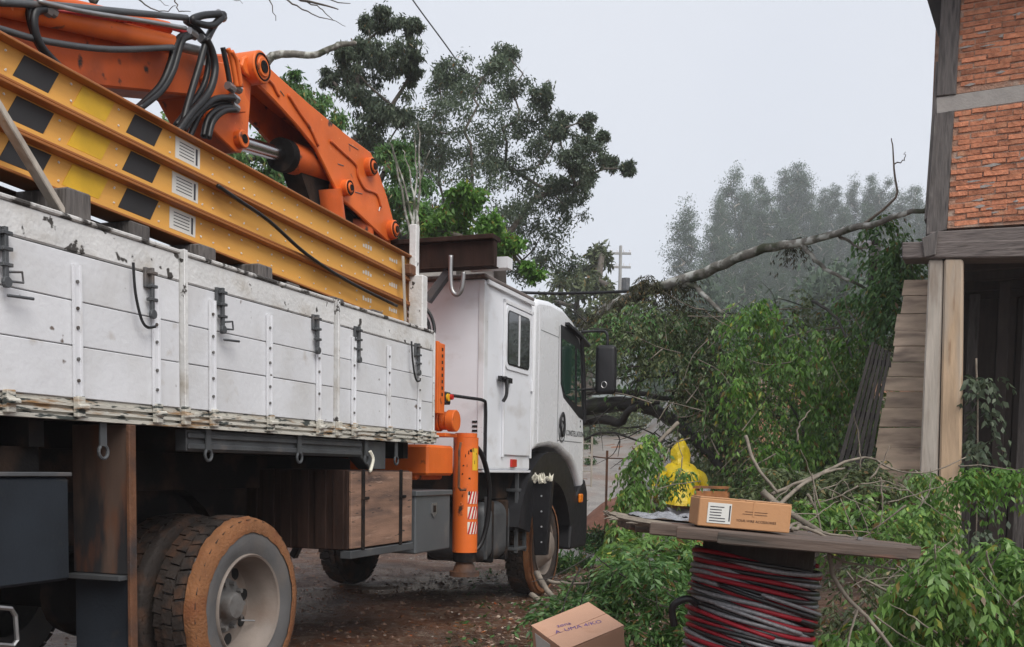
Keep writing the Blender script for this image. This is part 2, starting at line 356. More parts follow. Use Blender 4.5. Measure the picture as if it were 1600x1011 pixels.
# ------------------------------------------------------------------ ground
def ground_material():
    m = bpy.data.materials.new('wet_mud_ground'); m.use_nodes = True; n = m.node_tree; N = n.nodes; L = n.links
    b = N['Principled BSDF']; t = N.new('ShaderNodeTexCoord')
    def noise(s, d=6, r=.55):
        z = N.new('ShaderNodeTexNoise'); z.inputs['Scale'].default_value = s; z.inputs['Detail'].default_value = d; z.inputs['Roughness'].default_value = r
        L.new(t.outputs['Object'], z.inputs['Vector']); return z.outputs['Fac']
    def mr(f, lo, hi, a=0, c=1):
        x = N.new('ShaderNodeMapRange'); x.inputs[1].default_value = lo; x.inputs[2].default_value = hi; x.inputs[3].default_value = a; x.inputs[4].default_value = c
        L.new(f, x.inputs[0]); return x.outputs[0]
    def mix(f, a, c):
        x = N.new('ShaderNodeMix'); x.data_type = 'RGBA'; L.new(f, x.inputs[0])
        for s, v in ((6, a), (7, c)):
            if hasattr(v, 'links'): L.new(v, x.inputs[s])
            else: x.inputs[s].default_value = (*v, 1)
        return x.outputs[2]
    c = mix(mr(noise(1.1), .38, .66), (.055, .021, .010), (.14, .058, .028))
    c = mix(mr(noise(5.5), .50, .66), c, (.14, .085, .055))
    c = mix(mr(noise(19, 8), .56, .70), c, (.27, .21, .155))
    c = mix(mr(noise(9, 8), .58, .72), c, (.05, .026, .018))
    wet = mr(noise(.7, 3), .42, .60)
    sx = N.new('ShaderNodeSeparateXYZ'); L.new(t.outputs['Object'], sx.inputs[0])
    bank = N.new('ShaderNodeMath'); bank.operation = 'MULTIPLY'
    L.new(mr(sx.outputs['Z'], .9, 1.6), bank.inputs[0]); L.new(mr(noise(.45, 5), .36, .5), bank.inputs[1])
    c = mix(bank.outputs[0], c, (.27, .12, .06))
    far = mr(sx.outputs['Y'], 38, 60)
    c = mix(far, c, (.05, .07, .035))
    L.new(c, b.inputs['Base Color'])
    rg = N.new('ShaderNodeMapRange'); rg.inputs[3].default_value = .16; rg.inputs[4].default_value = .75; L.new(wet, rg.inputs[0]); L.new(rg.outputs[0], b.inputs['Roughness'])
    bm = N.new('ShaderNodeBump'); bm.inputs['Strength'].default_value = .8; bm.inputs['Distance'].default_value = .04
    L.new(noise(22, 8, .7), bm.inputs['Height']); L.new(bm.outputs['Normal'], b.inputs['Normal'])
    return m
def sheet(name, xs, ys, dz, m):
    X, Y = np.meshgrid(xs, ys); Z = ground_z(X, Y)+dz
    V = np.stack([X, Y, Z], -1).reshape(-1, 3); nx, ny = len(xs), len(ys)
    i = np.arange(ny-1)[:, None]*nx+np.arange(nx-1)[None]
    Fq = np.stack([i, i+1, i+1+nx, i+nx], -1).reshape(-1, 4)
    me = bpy.data.meshes.new(name); me.from_pydata(V.tolist(), [], Fq.tolist()); me.shade_smooth(); me.materials.append(m)
    return tag(link(bpy.data.objects.new(name, me)), kind='structure')
gx = np.sinh(np.linspace(-1, 1, 261)*4.6)/np.sinh(4.6)*300; gy = np.sinh(np.linspace(-.62, 1, 281)*4.6)/np.sinh(4.6)*380
ground = sheet('ground', gx+1, gy+7, 0, ground_material())
M['roadwet'] = mat('wet_gravel_road', (.24, .215, .195), .42, var=.25, scale=2.5, bump=.7, bscale=18, dirt=[((.22, .14, .10), .7, .5, .7), ((.36, .33, .29), 9, .6, .72)])
road = None
rv = []; rf = []
for i, yy in enumerate(np.linspace(14.5, 46, 40)):
    c = .105*yy+.25; hw = 1.7
    for k in range(7):
        xx = c-hw+2*hw*k/6+.12*math.sin(yy*1.3+k); rv.append((xx, yy, gz(xx, yy)+.012))
for i in range(39):
    for k in range(6): a = i*7+k; rf.append((a, a+1, a+8, a+7))
r_ = MB(); r_.add(rv, rf); tag(r_.build('road', M['roadwet'], smooth=True), kind='structure')

# ------------------------------------------------------------------ haze (damp air after the storm)
hz = MB(); hz.box(-330, 332, -150, 400, -2.0, 90)
hm = bpy.data.materials.new('haze_air'); hm.use_nodes = True; hn = hm.node_tree; hn.nodes.clear()
ho = hn.nodes.new('ShaderNodeOutputMaterial'); pv = hn.nodes.new('ShaderNodeVolumePrincipled')
pv.inputs['Color'].default_value = (.93, .95, 1, 1); pv.inputs['Density'].default_value = .0011; pv.inputs['Anisotropy'].default_value = 0.0
hn.links.new(pv.outputs[0], ho.inputs['Volume'])
tag(hz.build('haze', hm), kind='stuff')

# ------------------------------------------------------------------ brick house on timber posts
BC = np.array([3.93, 10.0, 0]); BB = math.radians(-26.2)
BX = np.array([math.cos(BB), math.sin(BB), 0]); BY = np.array([-math.sin(BB), math.cos(BB), 0])
def bq(px, py, yl=0.0):
    d = ray(px, py); k = ((BC-CAM)@BY+yl)/(d@BY); p = CAM+d*k-BC
    return float(p@BX), float(p[2])
house = tag(empty('brick_house', tuple(BC), (0, 0, BB)), 'red brick house with grey timber posts over an open dark ground floor', 'house')
def poly(name, pts, y0, y1, m, parent=house, bevel=.006):
    b = MB(); b.prism([bq(px, py, y0) for px, py in pts], y0, y1); return b.build(name, m, parent, bevel=bevel)
poly('corner_post', [(1474, -60), (1504, -60), (1494, 147), (1463, 150)], -.03, .2, M['oldwood'])
poly('corner_post', [(1460, 178), (1491, 172), (1479, 359), (1446, 368)], -.025, .2, M['oldwood'])
poly('splice_board', [(1462, 96), (1468, 96), (1450, 340), (1444, 345)], -.01, .17, M['oldwood'])
poly('concrete_band', [(1463, 152), (1760, 108), (1760, 136), (1463, 178)], -.012, .16, M['concrete'])
poly('timber_beam', [(1452, 362), (1800, 342), (1800, 372), (1448, 383)], -.05, .22, M['oldwood_h'], bevel=.012)
poly('timber_beam', [(1409, 378), (1800, 371), (1800, 399), (1409, 404)], -.075, .24, M['oldwood_h'], bevel=.012)
poly('beam_end_block', [(1440, 372), (1466, 360), (1462, 398), (1444, 402)], -.10, -.076, M['oldwood'])
poly('post', [(1451, 405), (1474, 405), (1461, 900), (1430, 900)], -.04, .16, M['postgrey'], bevel=.015)
poly('post', [(1475, 404), (1505, 404), (1499, 960), (1462, 960)], -.06, .16, M['posttan'], bevel=.02)
# the brickwork: mortar backing plus bricks course by course
xl0, zl0 = bq(1480, 357); xr, zr = bq(1760, 340)
mb = MB(); mb.prism([bq(1480, 357), bq(1760, 340), bq(1760, 136), bq(1491, 172)], -.003, .14); mb.build('mortar_bed', M['mortar'], house)
mb = MB(); mb.prism([bq(1494, 147), bq(1760, 108), bq(1760, -120), bq(1508, -120)], -.003, .14); mb.build('mortar_bed', M['mortar'], house)
bm_ = MB(); bm_.box(-.105, .105, -.022, .03, -.0205, .0205)
brick_mesh = None; rest = MB(); nb = 0
slope = -.012
zlo = bq(1480, 357)[1]+.03; ztop = bq(1508, -110)[1]
course = .0535; row = 0; z = zlo
vis = []
while z < ztop:
    x = bq(1490, 300)[0]+(-.1 if row % 2 else 0.02)
    while x < 3.2:
        ln = rnd.uniform(.19, .225); vis.append((x+ln/2, z+rnd.uniform(-.004, .004), ln)); x += ln+rnd.uniform(.008, .016)
    z += course*rnd.uniform(.97, 1.03); row += 1
blo = [bq(1463, 178), bq(1760, 136)]; bhi = [bq(1463, 152), bq(1760, 108)]
def linz(a, b, x): return a[1]+(b[1]-a[1])*(x-a[0])/(b[0]-a[0])
pe = [bq(1480, 357), bq(1492, 165), bq(1508, -120)]
def edge_x(z):
    for a, b in ((pe[0], pe[1]), (pe[1], pe[2])):
        if z <= b[1] or b is pe[2]: return a[0]+(b[0]-a[0])*(z-a[1])/(b[1]-a[1])
for (x, z, ln) in vis:
    if linz(blo[0], blo[1], x)-.028 < z < linz(bhi[0], bhi[1], x)+.028: continue
    x0 = max(x-ln/2, edge_x(z)+.004); x1 = x+ln/2
    if x1-x0 < .05: continue
    inview = x0 < 1.0 and z < 6.0
    if inview and nb < 300:
        if brick_mesh is None:
            o = bm_.build('brick', M['brick'], house, bevel=0); brick_mesh = o.data
        else:
            o = bpy.data.objects.new('brick', brick_mesh); link(o, house)
        o.location = ((x0+x1)/2, .006+rnd.uniform(-.006, .011), z+.012*math.sin(x*3)+rnd.uniform(-.003, .003)); o.scale = ((x1-x0)/.21, 1, rnd.uniform(.9, 1.04))
        o.rotation_euler = (rnd.uniform(-.08, .08), rnd.uniform(-.02, .02), rnd.uniform(-.04, .04)); nb += 1
    else: rest.box(x0, x1, -.015, .03, z-.0195, z+.0195)
for k in range(46):
    z = rnd.uniform(zlo, 6.0); x = edge_x(z)+rnd.uniform(.03, 1.0); w_ = rnd.uniform(.02, .09); h = rnd.uniform(.006, .016)
    if linz(blo[0], blo[1], x)-.05 < z < linz(bhi[0], bhi[1], x)+.05: continue
    b = MB(); b.add([(x-w_, -.012, z), (x, -.024, z-h), (x+w_, -.012, z+h*.3), (x+w_*.2, -.026, z+h)], [(0, 1, 3), (1, 2, 3)]); b.build('mortar_smear', M['concrete'], house)
rest.build('far_bricks', M['brick'], house, kind='stuff')
# eave, upper floor shell, ground floor room
b = MB(); ea = [bq(1442, -10, -.35), bq(1470, 66, -.05)]
b.add([(-.42, -.7, 6.15), (3.6, -.7, 6.15), (3.6, 4.5, 8.0), (-.42, 4.5, 8.0), (-.42, -.7, 6.23), (3.6, -.7, 6.23), (3.6, 4.5, 8.08), (-.42, 4.5, 8.08)],
      [(0, 3, 2, 1), (4, 5, 6, 7), (0, 1, 5, 4), (1, 2, 6, 5), (2, 3, 7, 6), (3, 0, 4, 7)]); b.build('roof', M['darkboard'], house)
poly('eave_board', [(1440, -30), (1474, -30), (1470, 62), (1464, 50)], .10, .16, M['slat'])
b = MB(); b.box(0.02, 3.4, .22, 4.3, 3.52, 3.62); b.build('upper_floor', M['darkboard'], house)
b = MB(); b.box(-.02, .08, .23, 4.3, 3.6, 6.2); b.build('side_wall', M['mortar'], house)
for k in range(6):
    b = MB(); yy = .7+k*.62; b.box(.1, 3.4, yy, yy+.09, 3.36, 3.515); b.build('joist', M['darkboard'], house, bevel=.004)
for k in range(16):
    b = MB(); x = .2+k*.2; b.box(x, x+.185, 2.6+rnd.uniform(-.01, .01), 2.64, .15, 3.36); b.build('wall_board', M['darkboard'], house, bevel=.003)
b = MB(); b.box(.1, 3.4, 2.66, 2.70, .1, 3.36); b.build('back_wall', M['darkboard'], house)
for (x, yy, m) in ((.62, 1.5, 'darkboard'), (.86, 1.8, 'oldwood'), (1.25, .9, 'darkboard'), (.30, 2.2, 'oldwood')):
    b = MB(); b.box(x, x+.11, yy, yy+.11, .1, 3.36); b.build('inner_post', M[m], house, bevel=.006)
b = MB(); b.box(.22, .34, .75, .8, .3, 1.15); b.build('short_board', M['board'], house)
# board wall left of the posts
bw = tag(empty('board_wall', tuple(BC), (0, 0, BB)), 'tapering wall of tan horizontal boards left of the house posts', 'board wall')
ys_ = [437, 462, 490, 518, 541, 566, 590, 612, 638, 668, 700, 735, 775, 815]
for i in range(len(ys_)-1):
    def lx(y): return 1413-(y-437)*.172+(3 if i % 3 == 1 else -2 if i % 4 == 2 else 0)
    y0, y1 = ys_[i], ys_[i+1]-.8
    yo = .32+rnd.uniform(-.012, .012); b = MB()
    b.prism([bq(lx(y0), y0+rnd.uniform(-1, 1), yo), bq(1452, y0, yo), bq(1452, y1, yo), bq(lx(y1), y1+rnd.uniform(-1, 1), yo)], yo, yo+.035)
    b.build('board', M['board'], bw, bevel=.003)
# dark slatted gate leaning on the boards
sg = tag(empty('slatted_gate', tuple(BC), (0, 0, BB)), 'dark slatted wooden gate leaning against the tan board wall', 'gate')
for i in range(6):
    xa = 1362+i*5.2; xb = 1306+i*9; b = MB(); yo = .05+rnd.uniform(-.01, .01)
    b.prism([bq(xa, 534+i*3, yo), bq(xa+4, 535+i*3, yo), bq(xb+6.5, 735, yo), bq(xb, 735, yo)], yo, yo+.03); b.build('slat', M['slat'], sg)
for (yy, a, c) in ((558, 1352, 1392), (640, 1330, 1372), (700, 1312, 1362)):
    b = MB(); b.prism([bq(a, yy, .09), bq(c, yy+6, .09), bq(c, yy+16, .09), bq(a, yy+10, .09)], .09, .12); b.build('cross_rail', M['slat'], sg)

# ------------------------------------------------------------------ crane truck
truck = tag(empty('crane_truck', tuple(T0), (0, 0, math.pi/2-TA)), 'white flatbed crane truck with orange loader crane and crew cabin', 'truck')
def part(name, m, fn, parent=truck, **k):
    b = MB(); fn(b); return b.build(name, M[m] if isinstance(m, str) else m, parent, **k)
BX0, BX1, YR = .6, 7.11, -1.25
part('bed_floor', 'oldwood', lambda b: b.box(BX0, BX1-.02, -1.2, 1.2, 1.495, 1.53))
for s in (-1, 1): part('chassis_rail', 'dark', lambda b: b.box(.8, 11.0, s*.42-.04, s*.42+.04, .86, 1.14))
for k in range(13): part('cross_member', 'dark', lambda b: b.box(.8+k*.5, .88+k*.5, -1.15, 1.15, 1.36, 1.49))
for s in (-1, 1): part('bed_sill', 'dark', lambda b: b.box(BX0, BX1-.03, s*.5-.06, s*.5+.06, 1.145, 1.36))
# right side rail (ribbed) with hinge lugs
def rail(b):
    for z0, z1, p in ((1.475, 1.492, .0), (1.492, 1.505, -.018), (1.505, 1.52, 0), (1.52, 1.533, -.018), (1.533, 1.548, 0), (1.548, 1.566, -.012)):
        b.box(BX0, BX1+.02, YR+.002+(-p), YR+.06, z0, z1)
part('side_rail', 'rail', rail)
part('side_rail', 'rail', lambda b: b.box(BX0, BX1, 1.19, 1.25, 1.475, 1.56))
hinge_px = [10, 120, 243, 287, 331, 420, 497, 527, 552, 607, 655, 676]
for px in [-120, -60]+hinge_px:
    hx = ty(px, 600, YR)[0]
    part('hinge_lug', 'rail', lambda b: (b.box(hx-.022, hx+.022, YR-.028, YR+.002, 1.485, 1.575), b.cyl((hx-.03, YR-.034, 1.53), (hx+.03, YR-.034, 1.53), .014, n=8)), bevel=.004)
def gate(x0, x1, strips, latches):
    g = part('side_gate', 'worn', lambda b: b.box(x0+.006, x1-.006, YR+.004, YR+.045, 2.172, 2.298), bevel=.006)
    part('cap_rail', 'chipped', lambda b: (b.box(x0+.006, x1-.006, YR-.006, YR+.05, 2.299, 2.320),), g, bevel=.006)
    for z0, z1 in ((1.568, 1.783), (1.787, 1.970), (1.974, 2.166)):
        part('plank', 'plank', lambda b: b.box(x0+.008, x1-.008, YR+.006+rnd.uniform(-.001, .001), YR+.04, z0, z1), g, bevel=.003)
    for sx in strips:
        def st(b, tall=2.12):
            b.box(sx-.02, sx+.02, YR-.006, YR+.004, 1.565, tall)
            b.box(sx-.024, sx-.017, YR-.012, YR-.004, 1.565, tall); b.box(sx+.017, sx+.024, YR-.012, YR-.004, 1.565, tall)
        sp_ = part('strip', 'white', st, g)
        for zz in (1.64, 1.73, 1.86, 1.94, 2.05): part('bolt', 'hub', lambda b: b.cyl((sx, YR-.0065, zz), (sx, YR-.013, zz), .008, n=6), g)
    for lx, kind in latches:
        def la(b):
            b.box(lx-.028, lx+.028, YR-.012, YR+.004, 2.10, 2.19)
            b.box(lx-.006, lx+.012, YR-.03, YR-.012, 1.96, 2.19)
            for zz in (2.16, 2.10, 2.04): b.box(lx-.02, lx+.03, YR-.034, YR-.006, zz, zz+.014)
            b.cyl((lx+.0, YR-.02, 1.98), (lx+.0, YR-.036, 1.98), .022, n=10)
            if kind == 1: b.tube([(lx+.01, YR-.03, 2.02), (lx+.07, YR-.034, 2.03), (lx+.075, YR-.034, 1.99), (lx+.01, YR-.03, 1.985)], .006, 5); b.tube([(lx, YR-.03, 1.93), (lx+.12, YR-.04, 1.935)], .007, 5)
        part('latch', 'darkgrey', la, g, bevel=.002)
        if kind == 2:
            hx = lx-.12
            part('latch_rope', 'rubber', lambda b: b.tube(spline([(hx, YR-.02, 2.19), (hx, YR-.03, 2.06), (hx+.03, YR-.035, 1.95), (hx+.07, YR-.035, 1.915), (lx+.01, YR-.03, 1.925)]), .007, 6), g)
    return g
X = lambda px: ty(px, 560, YR)[0]
gate(BX0, X(284), [X(-60), X(120), X(243)], [(X(4), 1), (X(232), 2)])
gate(X(293), X(524), [X(331), X(420), X(497)], [(X(342), 1), (X(491), 0)])
gate(X(530), X(678), [X(552), X(607), X(655)], [(X(556), 0), (X(650), 2)])
for px, tall in ((288.5, 2.325), (527, 2.32)):
    px_ = X(px)
    part('stake_post', 'worn', lambda b: (b.box(px_-.016, px_+.016, YR-.012, YR+.03, 1.49, tall), b.box(px_-.02, px_-.012, YR-.018, YR-.01, 1.49, tall)), bevel=.003)
part('corner_post', 'worn', lambda b: b.box(X(678)+.003, X(678)+.03, YR, YR+.06, 1.49, 2.31), bevel=.004)
for z0, z1 in ((1.568, 1.80), (1.804, 2.05), (2.054, 2.30)):
    part('far_side_board', 'plank', lambda b: b.box(BX0, BX1, 1.21, 1.245, z0, z1))
part('tailboard', 'plank', lambda b: b.box(BX0-.04, BX0-.002, -1.2, 1.2, 1.5, 2.30))
part('headboard', 'worn', lambda b: b.box(7.06, 7.10, -1.18, 1.18, 1.535, 2.40))
hy = tx(654, 470, 7.06)[0]; z1 = tx(654, 432, 7.06)[1]; z2 = tx(650, 352, 7.06)[1]
part('headboard_post', 'worn', lambda b: b.box(7.0, 7.09, hy-.06, hy+.055, 2.3, z1), bevel=.006)
hy2 = tx(648, 400, 7.06)[0]
part('headboard_post', 'worn', lambda b: b.box(7.02, 7.08, hy2-.03, hy2+.028, z1+.002, z2), bevel=.006)
# under-bed rail, hooks
part('under_rail', 'darkgrey', lambda b: (b.box(4.25, 6.05, -1.2, -1.13, 1.36, 1.47), b.box(4.25, 6.05, -1.215, -1.2, 1.37, 1.40), b.box(4.25, 6.05, -1.215, -1.2, 1.425, 1.455)), bevel=.005)
part('rail_bracket', 'darkgrey', lambda b: b.prism([(6.05, 1.47), (6.05, 1.36), (6.2, 1.28), (6.42, 1.28), (6.42, 1.47)], -1.2, -1.1), bevel=.005)
for px in (-70, 155, 320, 463, 568, 615):
    hx = ty(px, 690, -1.2)[0]
    def hook(b):
        b.box(hx-.02, hx+.02, -1.225, -1.217, 1.37, 1.474)
        b.tube([(hx+.028*math.sin(t), -1.222, 1.345+.03*math.cos(t)) for t in np.linspace(.5, 5.6, 12)], .008, 6)
    part('lashing_hook', 'darkgrey', hook)
part('white_rag', 'splinter', lambda b: b.tube(spline([P3(578, 705, -1.26), P3(583, 718, -1.27), P3(578, 738, -1.265)]), [.012]*12+[.004], 5))
# wheels
def tyre_mesh(b, yc, wd=.27, R=.51, lugs=True):
    h = wd/2
    b.lathe([(.292, yc-h+.02), (.33, yc-h+.004), (.40, yc-h-.004), (.455, yc-h+.01), (R-.028, yc-h+.028), (R-.02, yc-h+.06), (R-.02, yc+h-.06), (R-.028, yc+h-.028), (.455, yc+h-.01), (.40, yc+h), (.33, yc+h-.004), (.292, yc+h-.02)], 56)
def lug_mesh(b, yc, wd=.27, R=.51, n=40):
    for k in range(n):
        for j, yy in enumerate((-.096, -.033, .033, .096)):
            t = 2*math.pi*(k+.35*(j % 2)+rnd.uniform(-.03, .03))/n
            Mx = Matrix.Rotation(-t, 4, 'Y') @ Matrix.Translation((0, yc+yy, 0)) @ Matrix.Rotation((.16 if j < 2 else -.16)+rnd.uniform(-.05, .05), 4, 'X')
            sh = .022 if j == 0 else .012 if j == 3 else 0
            b.box(R-.024, R-sh+rnd.uniform(-.003, .002), -.0305, .0305, -.0345, .0345, Mx)
def mud_mesh(b, yo, R=.51, r0=.412):
    n = 90; vs = []; fs = []
    for k in range(n):
        t = 2*math.pi*k/n; w_ = .002*math.sin(5*t)+rnd.uniform(-.0025, .0025)
        for i, (r, y) in enumerate(((r0+w_*2, -.008), (.44, -.012), (.472, .004), (R-.018+rnd.uniform(-.003, .004), .010), (R-.006+rnd.uniform(-.007, .006), .026), (R-.004+rnd.uniform(-.008, .004), .062))):
            vs.append((r*math.cos(t), yo+y, r*math.sin(t)))
    for k in range(n):
        for i in range(5): fs.append((k*6+i, k*6+i+1, ((k+1) % n)*6+i+1, ((k+1) % n)*6+i))
    b.add(vs, fs)
def rear_wheel(x, yc, outer, side=-1):
    wroot = bpy.data.objects.new('wheel', None); link(wroot, truck); wroot.location = (x, 0, .505)
    part('tyre', 'tyre', lambda b: tyre_mesh(b, yc), wroot, smooth=60)
    part('tread', 'tread', lambda b: lug_mesh(b, yc), wroot)
    if outer or side < 0: part('mud_ring', 'mud' if outer else 'tread', lambda b: mud_mesh(b, yc-.135), wroot, smooth=70)
    if outer:
        yo = yc-.135
        def rim(b):
            b.lathe([(.296, yo+.03), (.300, yo+.012), (.294, yo+.0), (.283, yo+.006), (.278, yo+.03), (.266, yo+.06), (.258, yo+.10), (.252, yo+.165), (.244, yo+.19), (.225, yo+.188), (.16, yo+.178), (.155, yo+.178), (0.0, yo+.178)], 48)
        part('rim', 'rim', rim, wroot, smooth=40)
        part('hub', 'hub', lambda b: (b.lathe([(.155, yo+.1765), (.15, yo+.165), (.105, yo+.16), (.085, yo+.14), (.078, yo+.105), (.066, yo+.092), (.03, yo+.086), (0, yo+.086)], 28), [b.cyl((.127*math.cos(t), yo+.166, .127*math.sin(t)), (.127*math.cos(t), yo+.13, .127*math.sin(t)), .014, n=6) for t in np.linspace(0, 2*math.pi, 11)[:-1]]), wroot, smooth=35)
        for t in np.linspace(.2, .2+2*math.pi, 9)[:-1]:
            part('hand_hole', 'hole', lambda b: b.cyl((.200*math.cos(t), yo+.19, .200*math.sin(t)), (.200*math.cos(t), yo+.1795, .200*math.sin(t)), .034, n=16), wroot)
        part('valve', 'steel', lambda b: b.tube([(.12, yo+.15, -.10), (.20, yo+.11, -.11)], .005, 5), wroot)
    return wroot
rear_wheel(4.85, -1.03, True); rear_wheel(4.85, -.70, False); rear_wheel(4.85, .72, False, 1); rear_wheel(4.85, 1.04, False, 1)
part('axle', 'dark', lambda b: (b.cyl((4.85, -1, .505), (4.85, 1, .505), .09), b.lathe([(.02, -.2), (.24, -.1), (.26, 0), (.24, .1), (.02, .2)], 20, (4.85, 0, .52))))
def front_wheel(x, yc, s):
    wroot = bpy.data.objects.new('wheel', None); link(wroot, truck); wroot.location = (x, 0, .505)
    part('tyre', 'tread', lambda b: tyre_mesh(b, yc), wroot, smooth=60)
    part('tread', 'tread', lambda b: lug_mesh(b, yc), wroot)
    y = yc+s*.135
    if s < 0: part('mud_ring', 'mud', lambda b: mud_mesh(b, yc-.135, r0=.475), wroot, smooth=70)
    part('rim', 'rim', lambda b: b.lathe([(.296, y-s*.03), (.298, y), (.28, y-s*.005), (.26, y-s*.08), (.22, y-s*.04), (.15, y+s*.05), (.12, y+s*.07), (0, y+s*.07)], 36), wroot, smooth=40)
front_wheel(10.06, -1.06, -1); front_wheel(10.06, 1.06, 1)
part('axle', 'dark', lambda b: b.bar((10.06, -1, .45), (10.06, 1, .45), .12, .12))
part('far_light_block_front', 'dark', lambda b: (b.box(5.7, 8.6, .62, 1.22, .62, 1.3),), bevel=.02)  # unseen box added to stop light from the far side under the bed
part('far_light_block_rear', 'dark', lambda b: b.box(1.5, 3.9, .6, 1.22, .6, 1.3), bevel=.05)  # second added box, out of view, blocks light behind the rear wheels
part('drive_shaft', 'dark', lambda b: b.cyl((4.9, 0, .6), (8.5, 0, .85), .06))
part('gearbox', 'dark', lambda b: b.box(8.3, 10.8, -.36, .36, .62, 1.2), bevel=.05)
# rear tool box, scuffed mudguard board
part('rear_tool_box', 'bluebox', lambda b: b.box(1.4, 3.43, -1.235, -.62, .80, 1.235), bevel=.012)
part('tool_box_lid_edge', 'darkgrey', lambda b: b.box(1.4, 3.435, -1.245, -.64, 1.238, 1.255), bevel=.003)
part('box_bracket', 'dark', lambda b: b.box(3.0, 3.4, -1.1, -1.0, 1.255, 1.36))
yi = tx(118, 800, 3.79)[0]
part('mudguard_board', 'panelwood', lambda b: b.box(3.775, 3.80, -1.24, yi, .79, 1.47), bevel=.002)
part('mudguard_edge', 'rusty', lambda b: b.box(3.765, 3.81, -1.262, -1.242, .25, 1.47), bevel=.003)
part('mudguard_shelf', 'darkgrey', lambda b: b.box(3.72, 3.805, -1.235, yi, .765, .786), bevel=.002)
part('mud_flap', 'bluebox', lambda b: b.box(3.785, 3.80, -1.235, yi, .18, .762))
part('mudguard_arch', 'dark', lambda b: b.add([(4.85+.66*math.cos(t), yy, .52+.66*math.sin(t)) for t in np.linspace(.15, 2.6, 14) for yy in (-.55, .55)], [(i*2, i*2+1, i*2+3, i*2+2) for i in range(13)]))
def lampguard(b):
    a = [P3(-6, 949, -1.22), P3(17, 951, -1.22), P3(24, 962, -1.22), P3(27, 1000, -1.22), P3(20, 1009, -1.22), P3(-6, 1007, -1.22)]
    b.tube(a, .010, 6)
part('lamp_guard', 'steel', lampguard)
part('tail_light', 'redlens', lambda b: b.box(2.9, 2.98, -1.2, -1.1, .55, .66), bevel=.01)
part('lamp_bracket', 'dark', lambda b: b.box(2.80, 3.04, -1.19, -.8, .55, .80))
# wooden box
part('wooden_box', 'brownwood', lambda b: b.box(5.845, 6.76, -1.225, -.25, .755, 1.275), bevel=.008)
part('box_front', 'ply', lambda b: b.box(5.85, 6.755, -1.247, -1.2265, .765, 1.265), bevel=.004)
for xx in (6.0, 6.56): part('iron_strap', 'dark', lambda b: (b.box(xx-.02, xx+.02, -1.256, -1.2472, .75, 1.28), b.box(xx-.03, xx+.07, -1.262, -1.256, 1.08, 1.10)), bevel=.002)
part('box_sill', 'darkgrey', lambda b: b.box(5.84, 6.78, -1.25, -1.17, .70, .752), bevel=.004)
for k in range(7): part('box_rib', 'brownwood', lambda b: b.box(5.828, 5.8445, -1.2+k*.13, -1.12+k*.13, .76, 1.27), bevel=.003)
part('box_bearer', 'darkgrey', lambda b: (b.box(5.95, 6.05, -.4, -.3, 0.62, .75), b.bar((6.6, -.5, .9), (6.6, -.35, .62), .05, .05)))
# grey tool box
gb = part('grey_tool_box', 'toolbox', lambda b: b.box(6.83, 7.47, -1.24, -.72, .66, 1.105), bevel=.008)
part('lid', 'toolbox', lambda b: b.box(6.815, 7.485, -1.255, -.71, 1.085, 1.125), gb, bevel=.005)
part('latch', 'steel', lambda b: b.prism([(7.10, 1.03), (7.19, 1.03), (7.19, .95), (7.145, .915), (7.10, .95)], -1.25, -1.2405), gb)
part('latch_bar', 'dark', lambda b: b.box(7.125, 7.165, -1.256, -1.2502, .96, 1.01), gb)
# crane base and outrigger
part('crane_base', 'orange_dirty', lambda b: b.box(7.25, 7.75, -1.05, 1.05, 1.20, 1.47), bevel=.015)
part('outrigger_beam', 'orange', lambda b: b.box(7.22, 7.72, -1.16, -.7, 1.235, 1.475), bevel=.02)
yc_ = tx(714, 660, 7.62)[0]
part('outrigger_tube', 'orange', lambda b: (b.cyl((7.62, -.5, 1.675), (7.62, -1.09, 1.675), .086, n=28), b.cyl((7.62, -1.095, 1.675), (7.62, -1.15, 1.675), .074, n=28), b.cyl((7.62, -1.152, 1.675), (7.62, -1.225, 1.675), .088, n=28)), smooth=40, bevel=.006)
part('bracket_plate', 'orange', lambda b: b.box(7.50, 7.74, -1.18, -.75, 1.545, 1.575), bevel=.004)
lg = part('outrigger_leg', 'orange', lambda b: (b.cyl((7.88, -1.2, .60), (7.88, -1.2, 1.55), .104, n=32),), smooth=40)
part('leg_cap', 'orange', lambda b: b.cyl((7.88, -1.2, 1.552), (7.88, -1.2, 1.585), .092, n=24), lg, smooth=40)
part('leg_collar', 'dark', lambda b: b.cyl((7.88, -1.2, .52), (7.88, -1.2, .598), .096, n=24), lg, smooth=40)
part('foot_plate', 'rusty', lambda b: (b.cyl((7.88, -1.2, .40), (7.88, -1.2, .44), .125, n=24), b.cyl((7.88, -1.2, .44), (7.88, -1.2, .52), .10, .07, n=24)), lg, smooth=40)
for k in range(3):
    z_ = .80+k*.125
    for q, mm in ((0, 'splinter'), (1, 'redlens')):
        def wm(b):
            ts = np.linspace(-2.55, -1.55, 8)
            for i in range(7):
                zz = z_-.045+q*.002
                t0, t1 = ts[i], ts[i+1]; r = .1052+q*.0033
                if q == 1 and i % 2: continue
                vs = []
                for t, dz in ((t0, 0), (t1, 0), (t1, .10), (t0, .10)):
                    sh = .03 if q else 0; vs.append((7.88+r*math.cos(t+(sh*(dz > 0)*8 if q else 0)), -1.2+r*math.sin(t+(sh*(dz > 0)*8 if q else 0)), zz+dz))
                b.add(vs, [(0, 1, 2, 3)])
        part('warning_sticker', mm, wm, lg)
part('yellow_sticker', 'tapeyellow', lambda b: b.add([(7.88+.106*math.cos(t), -1.2+.106*math.sin(t), z) for t in (-2.2, -1.9, -1.6) for z in (1.28, 1.46)], [(0, 2, 3, 1), (2, 4, 5, 3)]), lg)
